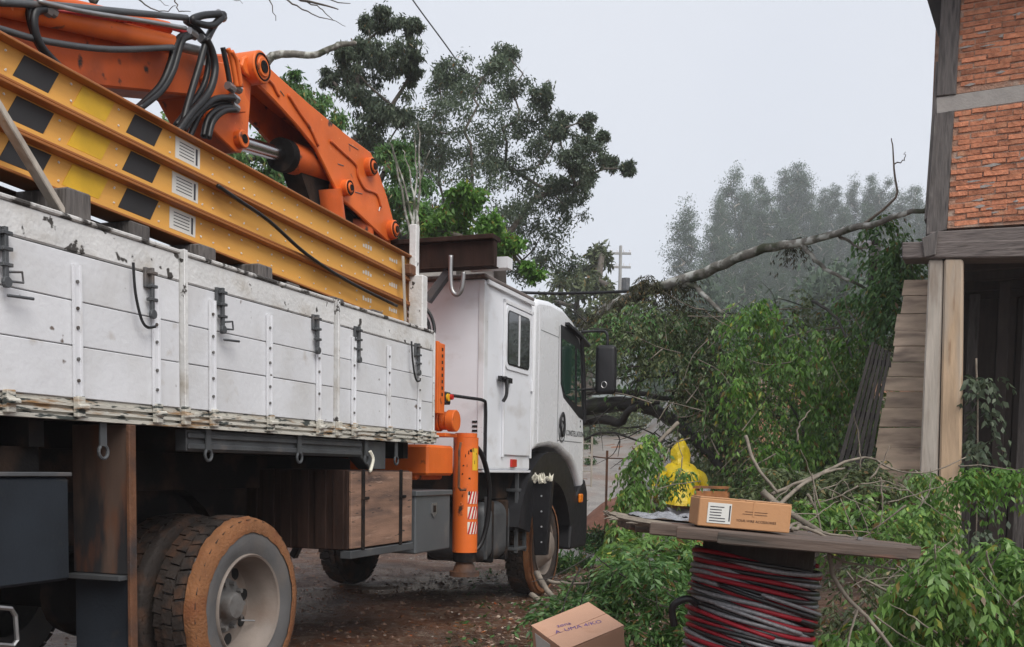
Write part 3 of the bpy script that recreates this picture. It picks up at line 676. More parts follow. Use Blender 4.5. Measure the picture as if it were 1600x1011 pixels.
def stain(b):
    for k in range(16):
        t = rnd.uniform(-3.2, -1.7); z = rnd.uniform(.95, 1.45); dt = rnd.uniform(.05, .22); dz = rnd.uniform(.008, .035); r = .1055
        b.add([(7.88+r*math.cos(a), -1.2+r*math.sin(a), c) for a, c in ((t, z), (t+dt, z+rnd.uniform(-.01, .01)), (t+dt*.8, z+dz), (t+.01, z+dz*.8))], [(0, 1, 2, 3)])
part('chipped_paint', 'dark', stain, lg, kind='stuff')
part('ladder_rung_frame', 'rusty', lambda b: b.tube([(7.66, -1.245, 1.50), (7.62, -1.25, 1.44), (7.62, -1.25, 1.14), (7.66, -1.25, 1.12), (7.76, -1.25, 1.12)], .011, 6))
cg = part('side_column', 'orange', lambda b: (b.box(7.36, 7.40, -1.17, -1.02, 1.72, 2.28), b.box(7.40, 7.50, -1.17, -1.12, 1.72, 2.27)), bevel=.005)
part('column_edge', 'orange_dirty', lambda b: b.prism([(7.28, 1.75), (7.358, 1.75), (7.358, 2.24), (7.33, 2.15)], -1.1, -1.06), cg)
for k in range(8): part('slot_hole', 'hole', lambda b: b.box(7.435, 7.46, -1.1715, -1.165, 1.86+k*.05, 1.885+k*.05), cg)
part('valve_block', 'black', lambda b: (b.box(7.50, 7.60, -1.18, -1.05, 1.80, 1.90),), bevel=.008)
part('emergency_button', 'redlens', lambda b: b.cyl((7.56, -1.18, 1.86), (7.56, -1.215, 1.86), .022, n=12))
part('yellow_ring', 'tapeyellow', lambda b: b.cyl((7.53, -1.18, 1.855), (7.53, -1.195, 1.855), .03, n=14))
part('hydraulic_hose', 'rubber', lambda b: b.tube(spline([(7.9, -1.26, 1.50), (8.05, -1.29, 1.38), (8.2, -1.29, 1.12), (8.22, -1.26, .8), (8.15, -1.2, .6), (7.95, -1.1, .55)]), .022, 8), smooth=True)
for k in range(7):
    yo = -1.05+.05*k; xo = 7.3+.02*k
    part('hydraulic_hose', 'rubber', lambda b: b.tube(spline([(xo-.1, yo+.35, 2.55+.02*k), (xo+.0, yo+.25, 2.66-.01*k), (xo+.10, yo+.08-.06, 2.55-.02*k), (xo+.12, yo-.06, 2.38), (xo+.05, yo-.03, 2.2), (xo, yo+.02, 2.0)]), .014, 7), smooth=True)
# crew cabin
CX0, CX1 = 8.16, 9.42
cb = part('crew_cabin', 'cabin', lambda b: b.box(CX0, CX1, -1.235, 1.235, 1.285, 2.895), bevel=.02, seg=2)
part('cabin_roof', 'oldwood_h', lambda b: b.box(CX0-.03, CX1+.01, -1.255, 1.255, 2.898, 2.935), cb, bevel=.01)
part('gutter', 'white', lambda b: b.box(CX0+.05, CX1, -1.262, -1.237, 2.855, 2.894), cb, bevel=.004)
part('corner_trim', 'white', lambda b: (b.box(CX0-.008, CX0+.085, -1.243, -1.236, 1.29, 2.85), b.box(CX0-.008, CX0-.001, -1.24, -1.19, 1.29, 2.88)), cb, bevel=.002)
for yy in (-.6, 0, .6): part('rear_seam', 'darkgrey', lambda b: b.box(CX0-.004, CX0-.0005, yy-.004, yy+.004, 1.3, 2.87), cb)
for k in range(6):
    (ya, za) = tx(738, 659+k*7, CX0); (yb, zb) = tx(752, 659+k*7, CX0)
    part('louvre', 'hole', lambda b: b.box(CX0-.006, CX0+.001, min(ya, yb), max(ya, yb), za-.009, za+.009), cb)
xd0, xd1 = ty(787, 600, -1.24)[0], ty(828, 600, -1.24)[0]
dr = part('cabin_door', 'cabin', lambda b: b.box(xd0, xd1, -1.252, -1.2365, 1.42, 2.76), cb, bevel=.006)
fr = part('door_frame', 'white', lambda b: (b.box(xd0-.03, xd0-.006, -1.258, -1.2365, 1.40, 2.80), b.box(xd1+.006, xd1+.03, -1.258, -1.2365, 1.40, 2.80), b.box(xd0-.03, xd1+.03, -1.258, -1.2365, 2.765, 2.80)), cb, bevel=.003)
wa, wb = ty(793, 510, -1.255), ty(826, 510, -1.255)
wz0, wz1 = 2.24, 2.70
def rrect(x0, x1, z0, z1, r, n=4):
    p = []
    for cx, cz, a in ((x1-r, z1-r, 0), (x0+r, z1-r, 90), (x0+r, z0+r, 180), (x1-r, z0+r, 270)):
        for i in range(n+1): t = math.radians(a+90*i/n); p.append((cx+r*math.cos(t), cz+r*math.sin(t)))
    return p
wn = part('window', 'cabin', lambda b: b.prism(rrect(wa[0]-.05, wb[0]+.05, wz0-.055, wz1+.05, .06), -1.262, -1.2525), cb, bevel=.003)
part('rubber_seal', 'black', lambda b: b.prism(rrect(wa[0]-.012, wb[0]+.012, wz0-.012, wz1+.012, .05), -1.2655, -1.2625), cb)
for i, (a, c) in enumerate(((wa[0], (wa[0]+wb[0])/2-.03), ((wa[0]+wb[0])/2+.02, wb[0]))):
    part('pane', 'darkglass', lambda b: b.prism(rrect(a, c, wz0, wz1, .03), -1.269, -1.266), cb)
part('window_bar', 'white', lambda b: b.box((wa[0]+wb[0])/2-.02, (wa[0]+wb[0])/2+.012, -1.272, -1.266, wz0, wz1), cb)
def dh(b):
    p = [P3(786, 592, -1.29), P3(791, 591, -1.30), P3(792, 604, -1.31), P3(791, 618, -1.31), P3(786, 627, -1.29)]
    b.tube(spline(p), .016, 7); b.box(p[0][0]-.03, p[0][0]+.26, -1.285, -1.253, p[0][2]-.02, p[0][2]+.025)
part('door_handle', 'black', dh, cb)
part('hand_rail', 'black', lambda b: b.tube(spline([(7.62, -1.16, 1.88), (7.95, -1.20, 1.88), (8.10, -1.262, 1.87), (8.16, -1.262, 1.82), (8.165, -1.262, 1.6), (8.165, -1.262, 1.35)], 5), .014, 7))
part('cabin_skirt', 'white', lambda b: b.box(CX0+.0, CX1, -1.246, -1.2, 1.262, 1.284), cb, bevel=.003)
part('red_reflector', 'redlens', lambda b: b.box(8.86, 8.99, -1.256, -1.2365, 1.315, 1.385), cb)
part('door_hinge', 'white', lambda b: b.cyl((xd1, -1.262, 2.04), (xd1, -1.262, 2.14), .018, n=10), cb)
# dark carrier beam behind the cabin
(yA, zA), (yB, zB) = tx(612, 393, 7.92), tx(776, 393, 7.92)
zt = tx(700, 377, 7.92)[1]; zb_ = tx(700, 419, 7.92)[1]
cbm = part('carrier_beam', 'brownwood', lambda b: (b.box(7.88, 7.96, yB+.01, yA+.4, zb_, zt-.02), b.box(7.83, 8.01, yB, yA+.4, zt-.019, zt+.02), b.box(7.85, 7.99, yB+.005, yA+.4, zb_-.014, zb_-.001)), bevel=.004)
part('brace', 'darkgrey', lambda b: b.bar((7.92, tx(701, 425, 7.92)[0], zb_-.03), (7.92, tx(668, 470, 7.92)[0], tx(668, 470, 7.92)[1]), .06, .07, (1, 0, 0)), cbm)
yh, zh = tx(706, 400, 7.85)
part('hook', 'steel', lambda b: b.tube(spline([(7.83, yh, zh), (7.83, yh, zh-.16), (7.83, yh-.015, zh-.28), (7.83, yh-.06, zh-.32), (7.83, yh-.10, zh-.27), (7.83, yh-.115, zh-.14)]), .02, 8), cbm, smooth=True)
part('end_tube', 'white', lambda b: b.box(8.02, 8.14, yB-.06, yB+.3, zb_+.0, zb_+.09), cbm)
# driver's cab
cabprof = [(9.45, 1.46), (9.45, 2.90), (9.58, 2.955), (9.95, 2.99), (10.38, 2.985), (10.75, 2.91), (11.02, 2.80), (11.14, 2.70), (11.24, 2.0), (11.30, 1.6), (11.31, .95), (11.12, 1.17), (10.95, 1.32), (10.78, 1.40), (10.3, 1.52), (9.98, 1.53), (9.62, 1.50)]
dc = part('driver_cab', 'cab', lambda b: b.prism(cabprof, -1.25, 1.25), bevel=.055, seg=3, smooth=30)
part('cab_gap', 'white', lambda b: b.box(9.421, 9.449, -1.2, 1.2, 1.6, 2.89), dc)
def arch(b, R0, R1, y0, y1, cx=10.06, cz=.56, a0=12, a1=168):
    n = 16; vs = []
    for t in np.linspace(math.radians(a0), math.radians(a1), n):
        for r, y in ((R0, y0), (R1, y0), (R1, y1), (R0, y1)): vs.append((cx+r*math.cos(t)*1.12, y, cz+r*math.sin(t)))
    b.add(vs, [(i*4+k, i*4+(k+1) % 4, i*4+4+(k+1) % 4, i*4+4+k) for i in range(n-1) for k in range(4)]+[(0, 1, 2, 3), ((n-1)*4+3, (n-1)*4+2, (n-1)*4+1, (n-1)*4)])
for s in (-1, 1): part('wheel_arch', 'black', lambda b: arch(b, .62, .92 if s < 0 else .9, s*1.262, s*.85), smooth=40)
part('bumper', 'black', lambda b: (b.prism([(10.78, .42), (11.42, .42), (11.46, .60), (11.44, 1.05), (11.33, 1.2), (11.15, 1.1), (10.86, .9)], -1.26, 1.26),), bevel=.03, seg=2)
part('marker_lamp', 'amber', lambda b: b.box(11.02, 11.14, -1.295, -1.262, .93, 1.03), bevel=.015, seg=2)
frame_poly = [(10.30, 2.80), (10.62, 2.80), (10.95, 2.73), (11.10, 2.62), (11.20, 1.98), (11.20, 1.86), (11.04, 1.88), (10.44, 2.06), (10.33, 2.20)]
part('window_frame', 'black', lambda b: b.prism(frame_poly, -1.254, -1.2505), dc)
part('side_window', 'glass', lambda b: b.prism([(10.34, 2.66), (10.82, 2.64), (10.86, 2.02), (10.50, 2.08), (10.36, 2.20)], -1.257, -1.2545), dc)
part('quarter_window', 'glass', lambda b: b.prism([(10.90, 2.63), (11.02, 2.60), (11.12, 2.0), (10.94, 2.0)], -1.257, -1.2545), dc)
part('a_pillar', 'black', lambda b: b.tube(spline([(11.02, -1.256, 2.77), (11.16, -1.256, 2.45), (11.22, -1.256, 2.0), (11.24, -1.256, 1.82)]), .026, 8), dc, smooth=True)
part('rain_deflector', 'black', lambda b: b.bar((10.45, -1.27, 2.83), (11.0, -1.28, 2.75), .05, .03), dc)
part('sun_visor', 'darkgrey', lambda b: b.add([(10.95, -1.2, 2.86), (11.45, -1.26, 2.70), (11.45, 1.26, 2.70), (10.95, 1.2, 2.86), (10.95, -1.2, 2.90), (11.45, -1.26, 2.74), (11.45, 1.26, 2.74), (10.95, 1.2, 2.90)], [(0, 3, 2, 1), (4, 5, 6, 7), (0, 1, 5, 4), (1, 2, 6, 5), (2, 3, 7, 6), (3, 0, 4, 7)]), dc, bevel=.01)
part('windscreen', 'glass', lambda b: b.add([(11.16, -1.05, 2.68), (11.16, 1.05, 2.68), (11.262, 1.05, 1.95), (11.262, -1.05, 1.95)], [(0, 1, 2, 3)]), dc)
part('door_seam', 'darkgrey', lambda b: (b.box(10.245, 10.252, -1.2525, -1.2495, 1.58, 2.78), b.box(10.25, 11.18, -1.2525, -1.2495, 1.60, 1.606), b.box(9.62, 10.24, -1.2525, -1.2495, 2.66, 2.664)), dc)
part('side_trim', 'white', lambda b: b.box(9.60, 9.64, -1.2535, -1.2495, 1.55, 2.88), dc)
dhp = part('door_handle', 'black', lambda b: b.tube(spline([P3(880, 645, -1.27), P3(876.5, 655, -1.275), P3(876.5, 670, -1.275), P3(879, 681, -1.27), P3(882, 675, -1.275), P3(882, 655, -1.275), P3(880, 645, -1.27)]), .013, 7), dc, smooth=True)
part('maker_badge', 'darkgrey', lambda b: b.tube([(10.40+.11*math.cos(t), -1.2535, 1.70+.11*math.sin(t)) for t in np.linspace(0, 2*math.pi, 25)], .006, 5, cap=False), dc)
part('maker_badge_mark', 'darkgrey', lambda b: (b.tube([(10.33, -1.2535, 1.77), (10.37, -1.2535, 1.64), (10.40, -1.2535, 1.71), (10.43, -1.2535, 1.64), (10.47, -1.2535, 1.77)], .005, 5), b.tube([(10.36, -1.2535, 1.79), (10.40, -1.2535, 1.72), (10.44, -1.2535, 1.79)], .005, 5)), dc)
def text(name, body, size, M4, m, parent, ext=.0008, bold=0):
    cu = bpy.data.curves.new('t', 'FONT'); cu.body = body; cu.size = size; cu.extrude = ext; cu.resolution_u = 2; cu.offset = bold
    to = bpy.data.objects.new('t', cu); sc.collection.objects.link(to); dg = bpy.context.evaluated_depsgraph_get()
    me = bpy.data.meshes.new_from_object(to.evaluated_get(dg)); bpy.data.objects.remove(to)
    me.materials.clear(); me.materials.append(m); me.transform(M4)
    return link(bpy.data.objects.new(name, me), parent)
SIDE = lambda x, y, z: Matrix.Translation((x, y, z)) @ Matrix.Rotation(math.radians(90), 4, 'X')
text('model_lettering', 'CONSTELLATION', .085, SIDE(10.56, -1.2525, 1.665), M['darkgrey'], dc)
part('cab_bolts', 'darkgrey', lambda b: [b.cyl((11.1, -1.251, z), (11.1, -1.256, z), .012, n=8) for z in (1.78, 1.84)], dc)
mr_ = part('mirror', 'black', lambda b: b.box(-.075, .075, -.115, .115, -.27, .27), bevel=.05, seg=4, smooth=True)
mx = ty(947, 578, -1.52); mr_.location = (mx[0], -1.52, mx[1]); mr_.rotation_euler = (0, 0, .15)
part('mirror_arm', 'black', lambda b: b.tube(spline([(mx[0]-.05, -1.24, mx[1]+.42), (mx[0], -1.42, mx[1]+.43), (mx[0], -1.52, mx[1]+.40), (mx[0], -1.53, mx[1]+.22)]), .016, 7), smooth=True)
part('mirror_arm', 'black', lambda b: b.tube([(mx[0]-.05, -1.24, mx[1]-.22), (mx[0], -1.5, mx[1]-.2)], .014, 6))
part('mirror_emblem', 'steel', lambda b: b.tube([(mx[0]-.078, -1.52+.03*math.cos(t), mx[1]-.17+.035*math.sin(t)) for t in np.linspace(0, 2*math.pi, 15)], .005, 5))
part('front_ladder', 'postgrey', lambda b: (b.bar((11.40, -1.2, 1.1), (11.40, -1.2, 1.68), .018, .02), b.bar((11.40, -1.31, 1.1), (11.40, -1.31, 1.68), .018, .02), [b.bar((11.40, -1.2, z), (11.40, -1.31, z), .02, .015) for z in (1.12, 1.28, 1.44, 1.6)]))
# fuel tank, steps, torn mudguard flap
part('fuel_tank', 'darkgrey', lambda b: b.box(8.42, 9.12, -1.18, -.55, .46, 1.0), bevel=.12, seg=5, smooth=40)
for xx in (8.58, 8.95): part('tank_strap', 'dark', lambda b: b.box(xx-.02, xx+.02, -1.19, -.54, .45, 1.01), bevel=.11, seg=4)
part('exhaust_box', 'dark', lambda b: b.box(8.2, 9.4, -1.1, -.45, 1.02, 1.26))
for z in (.52, .80, 1.08): part('step', 'darkgrey', lambda b: b.box(9.14, 9.42, -1.22, -.95, z, z+.03), bevel=.004)
part('step_frame', 'darkgrey', lambda b: (b.bar((9.16, -1.2, .5), (9.16, -1.2, 1.26), .03, .03), b.bar((9.40, -1.2, .5), (9.40, -1.2, 1.26), .03, .03), b.bar((8.36, -1.2, .5), (8.36, -1.2, 1.05), .025, .02)))
(fy0, fz0), (fy1, fz1) = tx(829, 752, 9.47), tx(864, 745, 9.47)
def flap(b):
    top = [tx(829, 752, 9.47), tx(864, 745, 9.47)]; bot = [tx(853, 868, 9.47), tx(834, 868, 9.47)]
    pts = top+bot
    b.add([(9.45+(0.0 if i < 2 else .03), y, z) for i, (y, z) in enumerate(pts)]+[(9.53+(0 if i < 2 else .03), y, z) for i, (y, z) in enumerate(pts)], [(0, 1, 2, 3), (7, 6, 5, 4), (0, 4, 5, 1), (1, 5, 6, 2), (2, 6, 7, 3), (3, 7, 4, 0)])
fl = part('torn_mudguard', 'black', flap, bevel=.012, seg=2)
def spl(b):
    for k in range(26):
        px = rnd.uniform(826, 862); y, z = tx(px, 750-rnd.uniform(0, 6), 9.44); a = Vector((9.43+rnd.uniform(-.01, .05), y, z-.03))
        d = Vector((rnd.uniform(-.05, .03), rnd.uniform(-.05, .05), rnd.uniform(.03, .085)))
        b.tube([a, a+d*.6, a+d], [.016, .012, .002], 4)
part('splintered_edge', 'splinter', spl, fl)
for k in range(4): part('rivet', 'steel', lambda b: b.cyl((9.449, *tx(846, 775+k*24, 9.449)), (9.44, *tx(846, 775+k*24, 9.44)), .01, n=6), fl)

# ---- loader crane
YA, YB2 = -.55, -.22
def pl(name, m, pts, y0, y1, bevel=.008, parent=truck):
    return part(name, m, lambda b: b.prism([ty(px, py, y0) for px, py in pts], y0, y1), parent, bevel=bevel)
armp = [(381, 90), (388, 86), (397, 86), (414, 98), (445, 127), (484, 162), (542, 210), (580, 238), (591, 266), (605, 307), (615, 344), (621, 362), (618, 374), (606, 377), (557, 331), (539, 315), (528, 301), (508, 260), (494, 232), (463, 194), (431, 159), (400, 128), (384, 115), (378, 102)]
am = pl('lifting_arm', 'orange', armp, YA, YA+.03)
pxs = [ty(a, c, YA) for a, c in armp]
part('arm_far_plate', 'orange_dirty', lambda b: b.prism(pxs, YB2-.03, YB2), am)
def cover(b):
    top = pxs[1:14]; vs = []
    for (x, z) in top: vs += [(x, YA+.031, z-.004), (x, YB2-.031, z-.004), (x, YB2-.031, z-.03), (x, YA+.031, z-.03)]
    b.add(vs, [(i*4+k, i*4+(k+1) % 4, i*4+4+(k+1) % 4, i*4+4+k) for i in range(len(top)-1) for k in range(4)])
part('arm_cover', 'orange', cover, am)
for a in ([(417, 123), (426, 132), (432, 144), (436, 150)], [(450, 148), (465, 172), (484, 200), (497, 228)], [(516, 220), (535, 238), (556, 258), (559, 275), (570, 295), (588, 303), (595, 324)]):
    part('weld_bead', 'orange_dirty', lambda b: b.tube(spline([P3(x, y, YA-.004) for x, y in a], 4), .012, 6), am, smooth=True)
for (x, y, r) in ((400, 106, .10), (575, 261, .07), (538, 294, .06), (610, 359, .075)):
    c = P3(x, y, YA)
    part('pivot_pin', 'orange', lambda b: (b.cyl((c[0], YA-.05, c[2]), (c[0], YB2+.03, c[2]), r, n=28), b.cyl((c[0], YA-.062, c[2]), (c[0], YA-.05, c[2]), r*.62, n=20)), am, smooth=40, bevel=.006)
    part('pin_head', 'dark', lambda b: b.cyl((c[0], YA-.068, c[2]), (c[0], YA-.0625, c[2]), r*.38, n=16), am)
    part('pin_groove', 'dark', lambda b: b.tube([(c[0]+r*.8*math.cos(t), YA-.0515, c[2]+r*.8*math.sin(t)) for t in np.linspace(0, 2*math.pi, 25)], .006, 5), am)
for (x0, y0, x1, y1) in ((528, 256, 537, 259), (545, 225, 560, 234), (592, 330, 594, 322), (470, 178, 476, 186), (555, 300, 566, 303), (438, 142, 444, 150)):
    part('scratch', 'steel', lambda b: b.tube([P3(x0, y0, YA-.002), P3(x1, y1, YA-.002)], .004, 4), am)
# outer boom (telescopic) resting back over the bed
bmp = [(-160, -28), (-60, -6), (0, 8), (110, 27), (235, 52), (318, 84), (352, 84), (378, 92), (394, 120), (392, 168), (388, 212), (384, 228), (377, 239), (368, 238), (340, 212), (322, 192), (300, 150), (143, 134), (60, 112), (-160, 62)]
bo = pl('outer_boom', 'orange_dirty', bmp, YA+.035, YB2-.035, .012)
for (y0, y1, th, yy, m) in (((-160, -30), (268, 69), .052, YA-.03, 'orange'), ((-160, -52), (262, 44), .035, YA-.01, 'orange_dirty')):
    a = P3(*y0, yy); c = P3(*y1, yy)
    part('extension_cylinder', m, lambda b: (b.cyl(a, c, th, n=20),), bo, smooth=40)
a = P3(262, 68, YA-.03); c = P3(330, 84, YA-.03)
part('cylinder_rod', 'steel', lambda b: b.cyl(a, c, .028, n=14), bo, smooth=40)
pl('knuckle_plate', 'orange', [(318, 122), (342, 96), (360, 100), (372, 128), (391, 160), (388, 212), (384, 228), (377, 239), (368, 237), (344, 214), (326, 196), (330, 160)], YA-.0, YA+.033, .006, bo)
pl('hose_bracket', 'orange', [(369, 140), (383, 137), (385, 176), (371, 176)], YA-.06, YA-.002, .006, bo)
c = P3(372, 218, YA)
part('pivot_pin', 'orange', lambda b: b.cyl((c[0], YA-.05, c[2]), (c[0], YB2, c[2]), .055, n=24), bo, smooth=40, bevel=.006)
part('pin_head', 'dark', lambda b: b.cyl((c[0], YA-.055, c[2]), (c[0], YA-.0505, c[2]), .028, n=16), bo)
part('grease_plate', 'sticker', lambda b: b.prism([ty(x, y, YA-.005) for x, y in ((308, 78), (330, 86), (330, 104), (312, 100))], YA-.005, YA-.001), bo)
hoses = [
    ([(305, 52), (282, 58), (272, 76), (266, 100), (250, 135), (212, 172)], .020, 'rubber'),
    ([(300, 56), (286, 62), (278, 86), (270, 112), (252, 142), (218, 170)], .018, 'rubber'),
    ([(350, 22), (336, 38), (322, 66), (311, 104), (300, 140), (290, 175), (284, 200)], .020, 'rubber'),
    ([(322, 60), (332, 82), (336, 110), (326, 145), (298, 178), (278, 206)], .022, 'rubber'),
    ([(328, 68), (326, 100), (318, 134), (296, 168), (275, 196)], .018, 'rubber'),
    ([(368, 167), (345, 169), (326, 184), (318, 214)], .019, 'rubber'),
    ([(366, 153), (336, 155), (306, 178), (286, 204)], .019, 'rubber'),
    ([(368, 172), (350, 174), (333, 190), (326, 216)], .017, 'rubber'),
    ([(368, 162), (348, 160), (318, 172), (300, 205), (292, 230)], .017, 'rubber'),
    ([(47, -20), (46, 18), (50, 42), (62, 72), (82, 96)], .018, 'rubber'),
    ([(70, 14), (55, 20), (54, 45), (66, 75), (92, 104)], .020, 'rubber'),
    ([(345, 22), (318, 24), (300, 32), (330, 40), (348, 26)], .020, 'rubber'),
    ([(290, 32), (308, 46), (322, 62)], .020, 'rubber'),
    ([(-60, 30), (0, 45), (70, 64), (170, 77), (270, 74)], .016, 'darkgrey'),
    ([(0, 4), (75, 8), (125, 12), (210, 20), (292, 28)], .017, 'darkgrey'),
    ([(60, 2), (130, 18), (220, 32), (290, 44)], .012, 'steel'),
    ([(-40, -6), (60, 14), (130, 24), (240, 38), (290, 50)], .012, 'redlens'),
    ([(348, 74), (352, 92), (356, 112), (360, 136)], .016, 'rubber'),
    ([(356, 76), (362, 92), (366, 112), (370, 136)], .016, 'orange'),
    ([(362, 80), (370, 96), (374, 116), (377, 136)], .014, 'orange'),
]
for i, (h, r, m) in enumerate(hoses):
    yy = YA-.07-.018*(i % 4)
    part('hydraulic_hose' if m == 'rubber' else 'hydraulic_pipe', m, lambda b: b.tube(spline([P3(x, y, yy) for x, y in h], 6), r, 8), bo, smooth=True)
for (x, y) in ((70, 14), (78, 15), (300, 52), (318, 62), (345, 24), (366, 153), (366, 167), (360, 136), (370, 137)):
    c = P3(x, y, YA-.09)
    part('hose_fitting', 'steel', lambda b: b.cyl((c[0]-.03, c[1], c[2]), (c[0]+.03, c[1], c[2]-.005), .026, n=8), bo)
# inner ram and crane column
a = Vector(P3(372, 222, -.40)); c = Vector(P3(440, 242, -.40)); e = Vector(P3(500, 262, -.40))
part('ram_rod', 'rod', lambda b: b.cyl(a, c, .05, n=20), smooth=40)
part('ram_gland', 'dark', lambda b: b.cyl(c-(c-a).normalized()*.02, c+(c-a).normalized()*.06, .115, n=24), smooth=40)
part('ram_barrel', 'orange_dirty', lambda b: b.cyl(c+(c-a).normalized()*.061, e+(e-c).normalized()*.25, .11, n=24), smooth=40)
a = Vector(P3(470, 262, -.36)); c = Vector(P3(512, 300, -.40)); e = Vector(P3(520, 430, -.40))
part('crane_column', 'orange_dirty', lambda b: b.cyl((7.45, -.38, 1.47), (7.45, -.38, 3.25), .16, n=28), smooth=40, bevel=.01)
part('column_head', 'dark', lambda b: b.prism([ty(x, y, -.45) for x, y in ((468, 262), (505, 268), (545, 330), (600, 380), (600, 420), (520, 400), (490, 330))], -.45, -.30))
part('lift_ram', 'orange_dirty', lambda b: b.cyl(P3(512, 296, -.47), P3(528, 420, -.47), .105, n=24), smooth=40)
part('column_neck', 'orange', lambda b: b.box(7.60, 7.85, -.5, -.25, 2.4, 3.06), bevel=.01)
for k in range(5):
    part('hydraulic_hose', 'rubber', lambda b: b.tube(spline([P3(556+k*4, 338+k*3, -.35), P3(566+k*5, 352-k*2, -.42), P3(578+k*3, 372, -.42), P3(570+k*6, 395, -.38)]), .014, 6), smooth=True)

# ------------------------------------------------------------------ load on the bed (own things, in the truck's heading)
TROT = math.pi/2-TA
def tw(x, y, z): return T0+TU*x+TL*y+np.array([0, 0, z])
def on_bed(name, label, cat, x, y, z, pitch=0, group=None):
    o = empty(name, tuple(tw(x, y, z)), (0, 0, 0)); o.rotation_euler = (0, pitch, TROT); return tag(o, label, cat, group)
crate = on_bed('load_crate', 'dark timber crate inside the truck bed under the ochre beams', 'crate', 4.6, -.1, 1.532)
for k in range(4): part('crate_board', 'brownwood', lambda b: b.box(-2.5, 2.3, -.98, -.95, .01+k*.19, .19+k*.19), crate)
part('crate_body', 'dark', lambda b: b.box(-2.5, 2.3, -.949, 1.1, 0, .76), crate)
part('packing_timber', 'brownwood', lambda b: b.prism([(-3.3, .762), (2.35, .762), (2.35, 2.462-.0345*(6.95-3.28)-1.532-.004), (-3.3, 2.462-.0345*(1.3-3.28)-1.532-.004)], -.82, -.60), crate, bevel=.006)
SL = [2.45, 3.0, 3.55, 4.05, 4.5, 4.95, 5.4, 5.85, 6.3, 6.7]
nm = ['rearmost', 'second', 'third', 'fourth', 'fifth', 'sixth', 'seventh', 'eighth', 'ninth', 'foremost']
BT = .0345                                        # the stack dips forward
for i, x in enumerate(SL):
    zt = 2.462-.0345*(x-3.28)
    s = on_bed('timber_sleeper', nm[i]+' of the weathered sleepers wedged under the ochre beams', 'sleeper', x, -.1, 2.293, 0, 'sleepers under the beams')
    part('sleeper_block', 'oldwood', lambda b: b.box(-.07, .07, -1.0-.05*(i % 3), -.73, 0, zt-2.293-.004), s, bevel=.008)
    if i % 2: part('wedge', 'brownwood', lambda b: b.box(.1, .32, -1.02, -.73, 0, .07), s, bevel=.004)
pos = ['top', 'middle', 'bottom']
BY_ = -1.05
for i in range(3):
    h = .178
    z = 2.999-.1795*(i+1)+.0345*(3.28-1.6)
    o = on_bed('ochre_beam', pos[i]+' beam of three ochre flanged beams stacked on the truck', 'beam', 1.6, BY_, z, math.atan(BT), 'ochre beams on the truck')
    Lb = 5.50
    part('web', 'beam', lambda b: b.box(0, Lb-.02*i, 0, .03, .014, h-.014), o)
    part('top_flange', 'flange', lambda b: b.box(0, Lb-.02*i, -.052, .10, h-.0135, h), o, bevel=.003)
    part('bottom_flange', 'flange', lambda b: b.box(0, Lb-.02*i, -.048, .10, .0, .0135), o, bevel=.003)
    part('stiffening_rib', 'beam', lambda b: b.prism([(0, .0142), (Lb-.04, .0142), (Lb-.04, .045), (0, .045)], -.012, -.0005), o)
    def lx(px, py): return ty(px, py, BY_)[0]-1.6
    skip = []
    def st(name, m, px0, px1, py, y=-.004, z0=.05, z1=h-.022, par=o, sh=.03):
        a, c = lx(px0, py), lx(px1, py); skip.append((a-.03, c+.03))
        return part(name, m, lambda b: b.prism([(a-sh, z0), (c-sh, z0), (c+sh, z1), (a+sh, z1)], y, -.0008), par)
    cy = (125, 185, 250)[i]
    st('black_patch', 'tapeblack', (28, 16, 6)[i], (82, 74, 70)[i], cy)
    st('yellow_patch', 'tapeyellow', (120, 112, 104)[i], (170, 164, 160)[i], cy+45)
    st('black_patch', 'tapeblack', (203, 197, 191)[i], (246, 243, 240)[i], cy+85)
    lb = st('label', 'sticker', (273, 268, 264)[i], (311, 308, 304)[i], cy+110, sh=0)
    a, c = lx((273, 268, 264)[i], cy+110), lx((311, 308, 304)[i], cy+110)
    for k in range(5): part('printed_line', 'ink', lambda b: b.box(a+.03, c-.05, -.0048, -.0042, .07+k*.016, .074+k*.016), lb)
    part('printed_bar', 'ink', lambda b: b.box(c-.035, c-.02, -.0048, -.0042, .06, h-.035), lb)
    for xx in (4.75, 5.15):
        part('stencil_mark', 'sticker', lambda b: [b.box(xx+k*.035, xx+k*.035+.022, -.0022, -.0008, .085, .085+rnd.choice((.02, .028, .03))) for k in range(4)], o)
    def rv(b):
        for k in range(30):
            px = -40+k*22; x = lx(px, cy+px*.42)+rnd.uniform(-.02, .02)
            if not (0 < x < Lb-.1) or any(p0 < x < p1 for p0, p1 in skip): continue
            for zz in (.062, .135): b.cyl((x, -.001, zz+rnd.uniform(-.01, .01)), (x, -.007, zz), .0055, .003, n=6)
    part('rivets', 'sticker', rv, o, kind='stuff')
